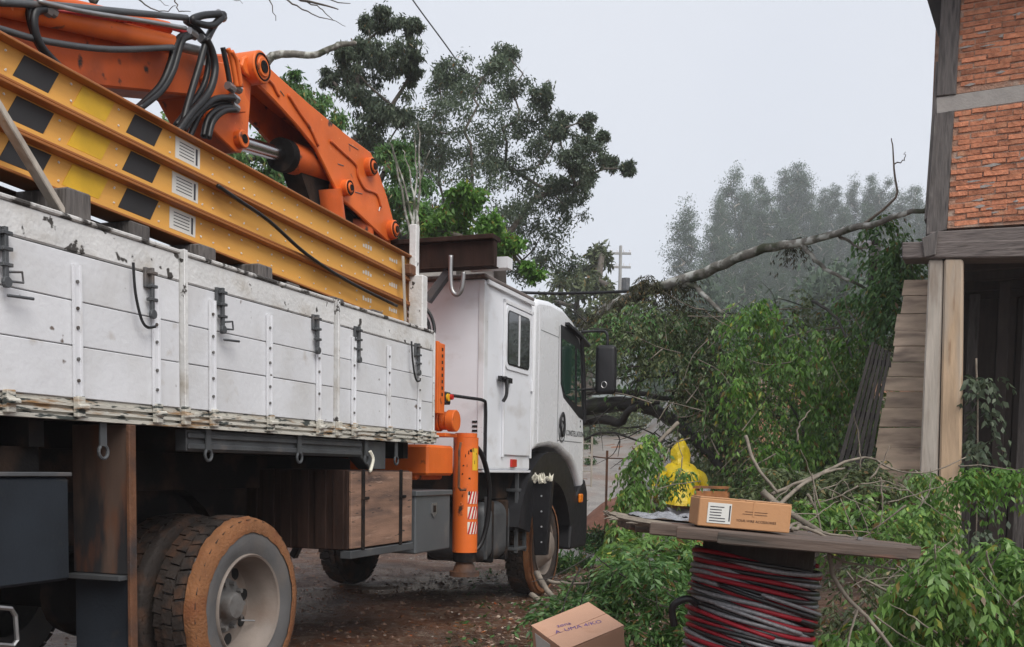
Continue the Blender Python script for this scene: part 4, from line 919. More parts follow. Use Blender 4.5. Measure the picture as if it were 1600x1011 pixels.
# lashing strap over the beam ends, black rope across, pale stick
st_ = on_bed('lashing_strap', 'pale lashing strap around the front ends of the ochre beams', 'strap', 6.9, -1.1, 2.33)
part('webbing', 'postgrey', lambda b: b.bar((.0, -.012, 0), (-.05, -.012, .50), .006, .035, (1, 0, 0)), st_)
part('ratchet', 'rusty', lambda b: b.box(.02, .12, -.04, .03, .38, .46), st_, bevel=.01)
rp = on_bed('black_rope', 'black rope slung diagonally across the ochre beams', 'rope', 0, 0, 0)
part('strand', 'rubber', lambda b: b.tube(spline([P3(340, 290, -1.112), P3(372, 312, -1.115), P3(420, 345, -1.118), P3(480, 398, -1.115), P3(545, 440, -1.115), P3(620, 478, -1.115)]), .011, 6), rp, smooth=True)
sk = on_bed('pale_stick', 'pale wooden stick leaning on the bed rail before the beams', 'stick', 0, 0, 0)
part('stick', 'postgrey', lambda b: b.bar(P3(-14, 152, -1.16), P3(97, 336, -1.16), .03, .05, (0, 1, 0)), sk, bevel=.004)

# ------------------------------------------------------------------ cable reel with cartons
RC = np.array([1.0, 4.32]); tilt = math.radians(4.4)
reel = empty('cable_reel', (RC[0]-.03, RC[1], gz(*RC)+.02), (0, tilt, .1)); tag(reel, 'wooden cable reel wound with red, black and grey twisted cable', 'cable reel')
HT = 1.045
def flange(zb, zt, R):
    n = 9; wv = 2*R/n
    for k in range(n):
        y0 = -R+k*wv+.002; y1 = y0+wv-.004; ym = (y0+y1)/2
        hh = math.sqrt(max(R*R-max(abs(y0), abs(y1))**2, .02)); h2 = math.sqrt(max(R*R-min(abs(y0), abs(y1))**2, .03))
        a, c = (hh, h2) if y0 > 0 else (h2, hh)
        if k == n//2: a = c = R
        e = rnd.uniform(-.01, .015)
        def pk(b):
            vs = [(-a-e, y0, zb), (a+e, y0, zb), (c+e, y1, zb), (-c-e, y1, zb)]
            b.add(vs+[(x, y, zt+rnd.uniform(-.003, .003)) for x, y, z in vs], [(0, 3, 2, 1), (4, 5, 6, 7), (0, 1, 5, 4), (1, 2, 6, 5), (2, 3, 7, 6), (3, 0, 4, 7)])
        part('flange_plank', M['reelwood'], pk, reel, bevel=.005)
flange(HT-.048, HT-.0, .585); flange(0, .06, .60)
part('splintered_end', 'stick', lambda b: [b.tube([(-.45, -.25+k*.035, HT-.012), (-.57-rnd.uniform(0, .04), -.25+k*.035+rnd.uniform(-.01, .01), HT-.004+rnd.uniform(-.01, .010)), (-.62-rnd.uniform(0, .04), -.25+k*.035, HT+rnd.uniform(-.02, .02))], [.014, .010, .002], 4) for k in range(16)], reel)
part('core_drum', 'darkboard', lambda b: b.tube([(0, 0, .06), (0, 0, HT-.066)], .232, 32), reel)
def strands(idx):
    b = MB(); turns = 23; n = turns*52; pts = []; R0 = .256
    for i in range(n+1):
        t = i/52*2*math.pi; zz = HT-.115-(HT-.24)*i/n
        ph = t*1.9+idx*2*math.pi/3+.5*math.sin(t*.31)
        rr = R0+.0105*math.cos(ph)+.004*math.sin(t*.37)+.003*math.sin(t*1.7)
        z = zz+.0105*math.sin(ph)-.20*rr*math.cos(t)*(.35+.65*min(1, i/n*4))+.003*math.sin(t*2.3)
        pts.append((rr*math.cos(t), rr*math.sin(t), z))
    b.tube(pts, .0102, 6); return b
for i, (m, nme) in enumerate((('cored', 'red_conductor'), ('cogrey', 'grey_conductor'), ('coblack', 'black_conductor'))):
    if i < 3: strands(i).build(nme, M[m], reel, smooth=True)
def extra(m, n, name):
    b = MB()
    for k in range(n):
        t0 = rnd.uniform(-3.6, -1.2); ln = rnd.uniform(1.4, 2.6); z0 = rnd.uniform(.14, HT-.20); r = .277+rnd.uniform(0, .004)
        pts = [(r*math.cos(t), r*math.sin(t), z0-.21*r*math.cos(t)-.01*(t-t0)) for t in np.linspace(t0, t0+ln, 16)]
        pts[0] = tuple(np.array(pts[0])*np.array([.9, .9, 1])); pts[-1] = tuple(np.array(pts[-1])*np.array([.9, .9, 1]))
        b.tube(pts, .0085, 6)
    b.build(name, M[m], reel, smooth=True)
for (mm, n) in (('coblack', 6), ('cored', 5), ('cogrey', 9)): extra(mm, n, {'cored': 'red_conductor', 'coblack': 'black_conductor', 'cogrey': 'grey_conductor'}[mm])
part('loose_tail', 'coblack', lambda b: b.tube(spline([(-.27, -.10, .72), (-.32, -.12, .74), (-.37, -.1, .70), (-.35, -.08, .62)]), .016, 6), reel, smooth=True)
part('protruding_bolts', 'steel', lambda b: [b.cyl((x, y, HT+.001), (x, y, HT+.012), .012, n=6) for x, y in ((.3, .2), (-.3, .2), (.35, -.2))], reel)
# upper carton
cx, cy_, cz = at(1155, 838, 3.93)
def reel_top(x, y): return gz(*RC)+.02+HT*math.cos(tilt)-(x-(RC[0]-.03+HT*math.sin(tilt)))*math.tan(tilt)
ct = empty('carton', (.885, 4.02, reel_top(.885, 4.02)+.010), (0, tilt*.9, -.02)); ct.scale = (.86, .86, .86); tag(ct, 'flat brown carton with white label lying on the cable reel', 'carton')
part('box', 'carton', lambda b: b.box(-.205, .205, -.13, .13, 0, .125), ct, bevel=.004)
part('flap', 'carton', lambda b: (b.box(-.2, -.005, -.126, .126, .1265, .130), b.box(.005, .205, -.126, .126, .1265, .129)), ct)
lb = part('label', 'sticker', lambda b: b.box(-.165, -.06, -.1325, -.1305, .018, .108), ct)
for k in range(6): part('printed_line', 'ink', lambda b: b.box(-.155, -.075-rnd.uniform(0, .03), -.1335, -.1327, .026+k*.0125, .030+k*.0125), lb)
part('printed_bar', 'ink', lambda b: b.box(-.07, -.064, -.1335, -.1327, .03, .10), lb)
text('printed_text', 'YOUR WIRE ACCESSORIES', .015, SIDE(-.035, -.1312, .034), M['rusty'], ct, .0004)
for k in range(2): part('printed_line', 'rusty', lambda b: b.box(-.01+.01*k, .10, -.1316, -.1308, .068+k*.011, .070+k*.011), ct)
part('tape', 'carton', lambda b: b.box(.035, .042, -.1318, -.1305, .06, .125), ct)
# crumpled plastic film
def film(name, label, c, sx, sy, h, seed):
    R = random.Random(seed); n = 22; vs = []; fs = []
    for i in range(n):
        for j in range(n):
            u, v = i/(n-1)*2-1, j/(n-1)*2-1
            k = max(0, 1-(u*u+v*v)*.6)
            z = h*k*(.55+.45*math.sin(u*5+seed)*math.cos(v*4+seed*2))+R.uniform(0, .35)*h*k
            vs.append((u*sx+R.uniform(-.2, .2)*sx/n, v*sy+R.uniform(-.2, .2)*sy/n, max(z, .0015*R.random())))
    for i in range(n-1):
        for j in range(n-1): a = i*n+j; fs.append((a, a+1, a+n+1, a+n))
    b = MB(); b.add(vs, fs); o = b.build(name, M['film'], smooth=35); o.location = c; o.rotation_euler = (0, tilt, .2); return tag(o, label, 'plastic film')
film('plastic_film', 'crumpled grey plastic film lying behind the flat carton on the reel', (.96, 4.44, reel_top(.96, 4.44)+.003), .24, .12, .09, 3)
film('plastic_film', 'pale torn plastic film at the splintered left edge of the reel', (.66, 4.42, reel_top(.66, 4.42)+.003), .15, .18, .03, 5)
# lower carton, dropped askew onto the branches
c2 = empty('carton'); tag(c2, 'pinkish brown carton with purple handwriting at the bottom edge of the picture', 'carton')
c2.matrix_world = Matrix(((.84441, -.52379, -.11233, .3373), (.45171, .80892, -.37631, 5.1547), (.28797, .26702, .91966, .5117), (0, 0, 0, 1)))
s1, s2 = .36, .31
part('box', 'carton2', lambda b: b.box(-s1/2, s1/2, -s2/2, s2/2, -.44, -.004), c2, bevel=.005)
part('flap', 'carton2', lambda b: b.add([(-s1/2, -s2/2, -.003), (s1/2, -s2/2, -.003), (s1/2, -.004, -.003), (-s1/2, -.004, -.003), (-s1/2-.004, -s2/2-.004, .006), (s1/2, -s2/2, .0), (s1/2, -.004, .0), (-s1/2, -.004, .001)], [(0, 3, 2, 1), (4, 5, 6, 7), (0, 1, 5, 4), (1, 2, 6, 5), (2, 3, 7, 6), (3, 0, 4, 7)]), c2)
part('flap', 'carton2', lambda b: b.box(-s1/2, s1/2, 0, s2/2, -.003, .0), c2)
part('label', 'sticker', lambda b: b.box(-s1/2-.002, -s1/2-.0004, -.02, .12, -.20, -.03), c2)
text('handwriting', 'A. UMA 4/KO', .043, Matrix.Translation((-.13, .0, .0022)) @ Matrix.Rotation(-.26, 4, 'Z'), M['purple'], c2, .0002)
text('handwriting', 'zona', .04, Matrix.Translation((-.09, .045, .0022)) @ Matrix.Rotation(-.26, 4, 'Z'), M['purple'], c2, .0002)

# ------------------------------------------------------------------ person in a yellow raincoat
def skin(name, m, verts, edges, radii, parent, root=0, sub=2):
    me = bpy.data.meshes.new(name); me.from_pydata([tuple(v) for v in verts], edges, []); me.materials.append(m)
    o = bpy.data.objects.new(name, me); link(o, parent)
    s = o.modifiers.new('skin', 'SKIN'); s.use_smooth_shade = True
    lay = me.skin_vertices[0] if me.skin_vertices else None
    if lay is None:
        bpy.context.view_layer.objects.active = o; bpy.ops.mesh.customdata_skin_add(); lay = me.skin_vertices[0]
    for i, r in enumerate(radii): lay.data[i].radius = r if hasattr(r, '__len__') else (r, r)
    lay.data[root].use_root = True
    d = o.modifiers.new('sub', 'SUBSURF'); d.levels = sub; d.render_levels = sub
    return o
pp = at(1071, 770, 12.0); px_, py_ = float(pp[0]), 12.0
pg = gz(px_, py_)
# faces away and to the left, bent slightly over what he carries; local x = his left in the picture is -x
man = empty('person', (px_-.05, py_, pg)); man.scale = (.93, .93, .97); tag(man, 'person in a yellow hooded raincoat bending among the fallen branches', 'person')
T = 1.72-pg
V_ = [(0, 0, .90), (0, .02, 1.08), (-.005, .06, 1.26), (-.01, .09, 1.34), (-.01, .13, 1.46), (-.005, .17, 1.55), (-.005, .19, 1.61),
      (-.16, .08, 1.29), (-.29, .08, 1.17), (-.31, .24, 1.0), (.16, .08, 1.29), (.27, .07, 1.14), (.17, .20, .96),
      (-.10, 0, .86), (-.12, .03, .48), (-.12, 0, .09), (-.12, .12, .04), (.10, 0, .86), (.12, .06, .48), (.13, 0, .09), (.14, .12, .04)]
E_ = [(0, 1), (1, 2), (2, 3), (3, 4), (4, 5), (5, 6), (3, 7), (7, 8), (8, 9), (3, 10), (10, 11), (11, 12), (0, 13), (13, 14), (14, 15), (15, 16), (0, 17), (17, 18), (18, 19), (19, 20)]
R_ = [.11, .10, .10, .06, .045, .068, .068, .035, .036, .032, .035, .036, .032, .085, .06, .045, .04, .085, .06, .045, .04]
hv = list(V_); he = list(E_); hr = list(R_)
for hand, s in ((9, -1), (12, 1)):
    hx, hy_, hz_ = hv[hand]; hv.append((hx-s*.01, hy_+.07, hz_-.03)); he.append((hand, len(hv)-1)); hr.append(.03); pm = len(hv)-1
    for k in range(4):
        dx = (k-1.5)*.022; L_ = (.075, .085, .08, .06)[k]
        hv.append((hx-s*.01+dx, hy_+.11, hz_-.04)); he.append((pm, len(hv)-1)); hr.append(.010)
        hv.append((hx-s*.01+dx, hy_+.11+L_*.5, hz_-.07)); he.append((len(hv)-2, len(hv)-1)); hr.append(.008)
    hv.append((hx-s*.045, hy_+.06, hz_-.05)); he.append((hand, len(hv)-1)); hr.append(.011)
    hv.append((hx-s*.05, hy_+.10, hz_-.07)); he.append((len(hv)-2, len(hv)-1)); hr.append(.009)
skin('body', M['skin'], hv, he, hr, man)
def loft(b, rings, n=28, fold=.009, seed=0, cap=True):
    R = random.Random(seed); vs = []; ph = [R.uniform(0, 6.28) for _ in range(6)]; m = len(rings)
    for i, (x, y, z, rx, ry) in enumerate(rings):
        for k in range(n):
            t = 2*math.pi*k/n
            f = fold*min(1, min(rx, ry)/.1)*(math.sin(3*t+ph[0]+z*9)+.7*math.sin(5*t+ph[1]-z*14)+.5*math.sin(8*t+ph[2]+z*23))+R.uniform(-.003, .003)
            vs.append((x+(rx+f)*math.cos(t), y+(ry+f)*math.sin(t), z+.012*math.sin(2*t+ph[3])*(i < m-2)))
    fs = [(i*n+k, i*n+(k+1) % n, (i+1)*n+(k+1) % n, (i+1)*n+k) for i in range(m-1) for k in range(n)]
    if cap: fs += [tuple(range(n-1, -1, -1)), tuple(range((m-1)*n, m*n))]
    b.add(vs, fs)
def dense(r, k=4): return [tuple(q) for q in spline(r, k)]
part('raincoat', 'raincoat', lambda b: loft(b, dense([(.02, -.02, .93, .245, .19), (.01, -.01, 1.0, .225, .18), (.01, .01, 1.08, .205, .17), (.015, .03, 1.16, .205, .175), (.02, .045, 1.25, .225, .185), (.018, .065, 1.33, .215, .17), (.008, .09, 1.39, .17, .145), (0, .12, 1.435, .112, .112)], 3), 18, .013), man, smooth=28)
part('hood', 'raincoat', lambda b: loft(b, dense([(0, .12, 1.41, .13, .125), (-.004, .135, 1.46, .118, .122), (-.008, .15, 1.53, .122, .13), (-.008, .155, 1.60, .112, .12), (-.002, .14, 1.655, .080, .088), (.006, .11, 1.70, .040, .045), (.01, .09, 1.725, .008, .01)], 3), 16, .008, 8), man, smooth=28)
for sg_, sd, pts in ((-1, 3, [(-.14, .08, 1.35, .07, .08), (-.22, .08, 1.29, .088, .09), (-.30, .07, 1.17, .082, .085), (-.35, .10, 1.08, .076, .078), (-.34, .19, 1.02, .07, .07), (-.31, .25, 1.0, .062, .062)]), (1, 4, [(.14, .08, 1.35, .07, .08), (.22, .08, 1.29, .09, .09), (.275, .06, 1.16, .085, .088), (.28, .09, 1.06, .08, .082), (.25, .16, .99, .072, .074), (.22, .2, .97, .064, .064)])):
    part('sleeve', 'raincoat', lambda b: loft(b, dense(pts, 3), 14, .008, sd), man, smooth=28)
skin('trousers', M['trousers'], [(0, 0, .88), (-.10, 0, .80), (-.12, .03, .48), (-.12, 0, .12), (.10, 0, .80), (.12, .06, .48), (.13, 0, .12)], [(0, 1), (1, 2), (2, 3), (0, 4), (4, 5), (5, 6)], [.14, .105, .085, .075, .105, .085, .075], man)
for s in (-1, 1): skin('boot', M['rubber'], [(s*.125, -.03, .05), (s*.125, .06, .05), (s*.13, .16, .035), (s*.125, 0, .2)], [(0, 1), (1, 2), (0, 3)], [.055, .055, .045, .07], man)
def bandring(cxy, z, r1, r2):
    b = MB(); n = 24; vs = []
    for k in range(n):
        t = 2*math.pi*k/n
        for dz in (-.025, .025): vs.append((cxy[0]+r1*math.cos(t), cxy[1]+r2*math.sin(t), z+dz))
    b.add(vs, [(2*k, 2*((k+1) % n), 2*((k+1) % n)+1, 2*k+1) for k in range(n)]); return b
bandring((-.325, .082), 1.125, .094, .096).build('reflective_band', M['band'], man, smooth=True)
bandring((.278, .07), 1.12, .100, .104).build('reflective_band', M['band'], man, smooth=True)

# ------------------------------------------------------------------ vegetation
def limb(b, pts, r0, r1, k=5, n=7, wob=0.0):
    p = spline(pts, k); m = len(p)
    p = [q+np.array([rnd.uniform(-wob, wob) for _ in range(3)]) for q in p]
    b.tube([tuple(q) for q in p], [r0+(r1-r0)*i/(m-1) for i in range(m)], n)
def skeleton(base, crown0, clumps, r0, bend=.12, twig=True, n=6):
    base = np.array(base, float); crown0 = np.array(crown0, float)
    nodes = [base, base*.6+crown0*.4+RNG.normal(size=3)*.06, crown0]; par = [-1, 0, 1]
    order = sorted(range(len(clumps)), key=lambda i: np.linalg.norm(np.array(clumps[i][0])-crown0))
    for i in order:
        c = np.array(clumps[i][0], float)
        best = min(range(1, len(nodes)), key=lambda j: np.linalg.norm(nodes[j]-c)+(.35*max(0, nodes[j][2]-c[2])))
        mid = nodes[best]*.5+c*.5+RNG.normal(size=3)*bend*np.linalg.norm(c-nodes[best])
        nodes.append(mid); par.append(best); nodes.append(c); par.append(len(nodes)-2)
    cnt = [1]*len(nodes)
    for i in range(len(nodes)-1, 0, -1): cnt[par[i]] += cnt[i]
    tot = cnt[0]; b = MB()
    for i in range(1, len(nodes)):
        ra = r0*max((cnt[par[i]]/tot)**.45, .07); rb = r0*max((cnt[i]/tot)**.45, .05)
        if par[i] == 0: ra = r0
        b.tube([nodes[par[i]], nodes[i]], [min(ra, rb*1.5), rb], n, cap=False)
    if twig:
        for i in range(3, len(nodes), 2):
            for k in range(3):
                a = nodes[i]; c = a+RNG.normal(size=3)*np.array([.5, .5, .4])*(clumps[0][1])
                b.tube([a, (a+c)/2+RNG.normal(size=3)*.03, c], [r0*.045, r0*.03, r0*.012], 4, cap=False)
    return b
def standing_tree(name, label, px_clumps, Y, base_px, r0, leafm, leaf, per, bark='bark', depth=1.0, group=None, crown_at=None, cat='tree', sub=7, droop=.8, subr=.33):
    cl = []
    for (px, py, r) in px_clumps:
        y = Y+rnd.uniform(-depth, depth); cl.append((at(px, py, y), r*Y/FPX))
    bx = at(base_px, 700, Y)[0]; base = (bx, Y, gz(bx, Y)-.1)
    ca = at(*crown_at, Y) if crown_at else np.array([bx, Y, base[2]+.45*(max(c[0][2] for c in cl)-base[2])])
    t = empty(name, base); tag(t, label, cat, group)
    rel = [(np.array(c)-np.array(base), r) for c, r in cl]
    sk_ = skeleton((0, 0, 0), np.array(ca)-np.array(base), rel, r0); sk_.build('trunk', M[bark], t, smooth=True)
    V = cloud([c for c, r in rel], [r for c, r in rel], per, leaf, droop, sub=sub, subr=subr)
    quads('crown', V, M[leafm], t)
    return t
# dark spreading tree behind the cab
B = [(790, 84, 20), (772, 108, 28), (712, 108, 30), (688, 120, 20), (690, 160, 38), (738, 150, 40), (800, 140, 34), (852, 148, 22), (660, 195, 36), (725, 205, 46), (785, 200, 46), (838, 190, 36), (884, 190, 18), (860, 236, 40), (918, 192, 14), (912, 215, 22), (952, 255, 16), (982, 262, 12), (925, 245, 26), (900, 290, 28), (862, 300, 40), (806, 268, 46), (738, 276, 46), (664, 262, 40), (640, 310, 34), (700, 336, 42), (784, 336, 52), (846, 366, 44), (888, 326, 28), (868, 420, 40), (800, 410, 50), (690, 230, 40), (760, 240, 40), (820, 330, 40), (915, 275, 20), (940, 215, 10), (890, 250, 22), (650, 230, 26), (870, 205, 16)]
standing_tree('broadleaf_tree', 'dark spreading tree rising behind the white cab', B, 24, 760, .085, 'leafdark', (.10, .036), 1300, depth=1.6, crown_at=(760, 420), sub=14, subr=.30)
A = [(600, 28, 24), (640, 40, 16), (565, 70, 22), (620, 75, 34), (590, 105, 34), (643, 115, 18), (540, 92, 22), (560, 150, 34), (612, 165, 34), (578, 205, 36), (630, 185, 16), (515, 120, 16), (600, 235, 36), (540, 240, 36), (645, 90, 14), (575, 35, 14), (548, 120, 22)]
standing_tree('eucalyptus_tree', 'tall dark eucalyptus crown right above the orange crane arm', A, 19, 480, .065, 'leafdark', (.10, .03), 1500, depth=1.0, crown_at=(500, 330), droop=1.6, sub=13, subr=.30)
A2 = [(450, 130, 20), (480, 165, 34), (510, 195, 34), (470, 220, 44), (530, 260, 46), (600, 270, 44), (625, 240, 24), (420, 250, 44), (380, 250, 40), (560, 320, 50), (640, 320, 40), (590, 330, 40), (340, 250, 34), (430, 180, 24), (270, 200, 30), (300, 240, 30), (655, 350, 30)]
standing_tree('leafy_tree', 'fresh green leafy tree half hidden behind the crane arm', A2, 16.5, 520, .13, 'leaf2', (.11, .032), 1400, depth=.9, crown_at=(520, 330), droop=1.4)
C_ = [(700, 330, 32), (735, 315, 28), (760, 345, 26), (680, 360, 30), (725, 365, 36), (770, 375, 26), (715, 300, 18), (660, 345, 20), (800, 395, 26), (830, 420, 20)]
standing_tree('lime_bush', 'bright lime green bush rising above the dark carrier beam', C_, 15.0, 720, .06, 'leaflime', (.09, .04), 900, depth=.7, cat='bush', crown_at=(720, 440))
D_ = [(940, 400, 20), (915, 420, 26), (935, 440, 30), (890, 440, 34), (955, 460, 16), (860, 470, 30), (900, 480, 40), (950, 490, 36), (925, 520, 40), (960, 540, 40), (920, 570, 40)]
standing_tree('slope_tree', 'hazy olive tree on the slope beside the distant power pole', D_, 46, 915, .3, 'leafolive', (.35, .12), 420, depth=2)
# bare pole saplings behind the white headboard post
bs = empty('bare_sapling', tuple(at(650, 700, 13)*np.array([1, 1, 0])+np.array([0, 0, gz(*at(650, 700, 13)[:2])]))); tag(bs, 'cluster of bare grey saplings behind the white headboard post', 'sapling')
o0 = np.array(bs.location)
for a in ([(648, 420), (646, 340), (650, 270), (648, 205)], [(650, 420), (640, 330), (622, 260), (608, 215)], [(652, 420), (652, 330), (660, 270), (672, 235)], [(646, 420), (632, 320), (615, 240), (612, 225)], [(650, 400), (655, 300), (656, 220), (652, 190)], [(654, 400), (648, 320), (638, 262), (630, 235)]):
    part('stem', 'lichen', lambda b: limb(b, [at(x, y, 13)-o0 for x, y in [(650, 725)]+a], .026, .004, 4, 6, .012), bs, smooth=True)
# overhanging bare branch, top left
def wood(name, label, cat, lines, m, Y0, group=None, wob=.01, pname='branch', base=None):
    t = empty(name, tuple(base) if base is not None else (0, 0, 0)); tag(t, label, cat, group); off = np.array(base if base is not None else (0, 0, 0), float)
    for ln in lines:
        pts = [at(q[0], q[1], q[2] if len(q) > 2 else Y0)-off for q in ln[0]]
        part(pname, m, lambda b: limb(b, pts, ln[1], ln[2], 5, 7, wob), t, smooth=True)
    return t
ob = at(-330, 700, 10); ob[2] = gz(ob[0], ob[1])
tl = [([(-330, 730), (-320, 300), (-260, -60), (-100, -120), (60, -70)], .16, .06), ([(-100, -120), (100, -60), (140, -4), (150, 0)], .05, .03), ([(60, -70), (250, -50), (400, -30), (470, 0), (530, 14)], .035, .005),
      ([(400, -30), (440, -4), (480, 18), (520, 34)], .012, .003), ([(430, -26), (490, -6), (548, 6)], .012, .003), ([(380, -32), (415, -8), (432, 32)], .010, .003), ([(250, -50), (270, -10), (280, 16), (298, 18)], .010, .003), ([(200, -52), (215, -4), (250, 18), (275, 8)], .010, .003), ([(180, -50), (230, -12), (262, 8)], .008, .002), ([(330, -40), (350, -8), (378, 4)], .008, .002), ([(470, 0), (500, 12), (514, 28), (540, 40)], .007, .002)]
wood('bare_tree', 'bare twigs of a leafless tree overhanging the top left corner', 'tree', tl, 'bark', 10, base=ob)
# pale limb of the eucalyptus
eu = wood('eucalyptus_limb', 'pale curved bare limb reaching right from the crane elbow', 'branch', [([(330, 330, 17.5), (380, 180, 17.5), (415, 100, 17.5), (440, 84, 17.5), (490, 86, 17.5), (530, 70, 17.5), (556, 68, 17.5)], .09, .035)], 'lichen', 17.5)

# ---- the fallen tree
fb = at(900, 700, 15.5); fb[2] = gz(fb[0], fb[1])
ft = empty('fallen_tree', tuple(fb)); tag(ft, 'fallen lichen covered tree lying from behind the cab onto the house', 'fallen tree')
def fl_(px, py, Y): return at(px, py, Y)-fb
part('trunk', 'lichen', lambda b: limb(b, [fl_(*q) for q in ((880, 700, 15.6), (895, 560, 15.2), (935, 498, 14.6), (985, 465, 14.0), (1085, 432, 13.2), (1180, 394, 12.5), (1265, 374, 12.0), (1360, 350, 11.2), (1452, 325, 10.5))], .115, .022, 6, 10, .016), ft, smooth=True)
FBR = [
    ('lichen', [(985, 452, 13.9), (1060, 443, 13.4), (1085, 448, 13.2), (1112, 474, 13.0), (1145, 500, 12.8)], .05, .02),
    ('lichen', [(1250, 380, 12.1), (1282, 415, 12.0), (1330, 440, 11.8), (1400, 474, 11.6)], .03, .012),
    ('lichen', [(1305, 366, 11.7), (1330, 380, 11.6), (1350, 392, 11.6)], .022, .008),
    ('stick', [(1345, 352, 11.5), (1398, 310, 11.4), (1396, 255, 11.4), (1393, 215, 11.4)], .018, .005),
    ('stick', [(1397, 258, 11.4), (1412, 250, 11.4), (1414, 238, 11.4)], .008, .003),
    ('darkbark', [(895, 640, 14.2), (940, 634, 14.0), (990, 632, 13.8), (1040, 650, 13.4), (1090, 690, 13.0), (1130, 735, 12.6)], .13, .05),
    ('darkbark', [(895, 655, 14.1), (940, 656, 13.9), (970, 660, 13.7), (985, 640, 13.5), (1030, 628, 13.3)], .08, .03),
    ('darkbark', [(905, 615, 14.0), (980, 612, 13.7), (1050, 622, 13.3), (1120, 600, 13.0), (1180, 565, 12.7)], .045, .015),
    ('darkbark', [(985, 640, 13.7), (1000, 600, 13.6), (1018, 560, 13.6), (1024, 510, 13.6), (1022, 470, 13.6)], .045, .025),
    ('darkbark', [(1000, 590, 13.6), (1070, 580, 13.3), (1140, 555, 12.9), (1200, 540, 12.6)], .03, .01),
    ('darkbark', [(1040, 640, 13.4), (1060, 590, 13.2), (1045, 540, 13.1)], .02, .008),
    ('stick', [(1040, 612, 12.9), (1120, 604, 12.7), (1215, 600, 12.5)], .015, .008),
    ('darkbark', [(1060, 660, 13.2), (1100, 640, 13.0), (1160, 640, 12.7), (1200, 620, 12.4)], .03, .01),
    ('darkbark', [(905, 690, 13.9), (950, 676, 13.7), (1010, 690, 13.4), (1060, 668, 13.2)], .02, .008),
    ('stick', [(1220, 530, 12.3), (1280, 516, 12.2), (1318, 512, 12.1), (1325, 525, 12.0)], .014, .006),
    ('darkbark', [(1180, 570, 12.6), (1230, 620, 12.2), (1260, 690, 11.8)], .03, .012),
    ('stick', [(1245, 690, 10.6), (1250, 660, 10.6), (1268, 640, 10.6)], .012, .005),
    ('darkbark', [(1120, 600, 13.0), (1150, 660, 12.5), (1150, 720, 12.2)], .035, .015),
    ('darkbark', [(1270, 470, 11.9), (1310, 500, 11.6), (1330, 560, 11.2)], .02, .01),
]
for m, pts, r0, r1 in FBR: part('branch', m, lambda b: limb(b, [fl_(*q) for q in pts], r0, r1, 5, 7, .012), ft, smooth=True)
def twigs(n, box, Y, r=.006, ln=(40, 110)):
    b = MB()
    for k in range(n):
        x = rnd.uniform(box[0], box[2]); y = rnd.uniform(box[1], box[3]); yy = rnd.uniform(*Y); a = rnd.uniform(0, 2*math.pi); l = rnd.uniform(*ln)
        p = [(x, y, yy), (x+l*.5*math.cos(a)+rnd.uniform(-10, 10), y+l*.35*math.sin(a)+rnd.uniform(-10, 10), yy), (x+l*math.cos(a), y+l*.7*math.sin(a), yy+rnd.uniform(-.3, .3))]
        limb(b, [fl_(*q) for q in p], r*rnd.uniform(.7, 2.0), r*.4, 3, 4)
    return b
twigs(130, (1010, 470, 1400, 740), (12.2, 14.2)).build('twigs', M['darkbark'], ft, kind='stuff')
twigs(60, (910, 480, 1040, 690), (12.4, 14.2)).build('twigs', M['darkbark'], ft, kind='stuff')
twigs(50, (1000, 480, 1400, 740), (11.0, 12.4), .005).build('twigs', M['stick'], ft, kind='stuff')
def px_foliage(name, m, clumps, Y, per, root, off, **k):
    C = []; R = []
    for q in clumps:
        yy = (q[3] if len(q) > 3 else Y)+rnd.uniform(-.25, .25); C.append(at(q[0], q[1], yy)-off); R.append(q[2]*yy/FPX)
    return quads(name, sprays(C, R, per, **k), M[m], root, kind='stuff')
G1 = [(1160, 500, 30), (1185, 480, 26), (1215, 500, 24), (1150, 560, 22), (1158, 600, 24), (1166, 640, 24), (1180, 680, 30), (1222, 575, 36), (1250, 600, 34), (1285, 560, 40), (1330, 575, 34), (1235, 650, 38), (1290, 640, 40), (1250, 700, 40), (1205, 715, 34), (1330, 520, 34), (1300, 690, 36), (1340, 620, 26), (1180, 540, 20), (1265, 530, 28), (1345, 555, 22), (1318, 600, 30), (1220, 540, 24)]
px_foliage('foliage', 'leaf', G1, 11.8, 20, ft, fb, L=(.22, .5), leaf=(.085, .030), pairs=7, droop=1.9)
G2 = [(1000, 490, 34), (1045, 490, 34), (960, 490, 26), (1090, 510, 26), (1110, 545, 18), (1250, 480, 36), (1350, 485, 34), (1300, 480, 34), (1150, 720, 30), (1195, 620, 30), (1280, 500, 34), (1380, 500, 26), (1230, 515, 26), (1130, 500, 24), (1330, 660, 34), (1270, 620, 34), (1380, 540, 20), (1150, 700, 26), (1170, 740, 30)]
px_foliage('foliage', 'leaf2', [(q[0]+rnd.uniform(-14, 14), q[1]+rnd.uniform(-10, 10), q[2]*.8) for q in G1], 11.6, 7, ft, fb, L=(.15, .3), leaf=(.055, .02), pairs=6, droop=1.0)
px_foliage('foliage', 'leaflime', [(1165, 495, 20), (1190, 470, 16), (1160, 600, 14), (1330, 530, 18), (1340, 600, 14), (1240, 560, 18), (1300, 620, 18), (1250, 690, 18), (1200, 700, 16)], 11.4, 10, ft, fb, L=(.2, .4), leaf=(.10, .036), pairs=6, droop=1.7)
px_foliage('foliage', 'leafolive', G2+[(1020, 515, 24), (1060, 530, 22), (985, 520, 20), (1095, 570, 20), (1120, 610, 20), (1045, 560, 16), (1075, 610, 16), (1130, 650, 20), (1000, 560, 14), (940, 540, 16), (1110, 690, 20), (1060, 690, 12)], 12.8, 24, ft, fb, L=(.2, .45), leaf=(.08, .026), pairs=6, droop=1.0)
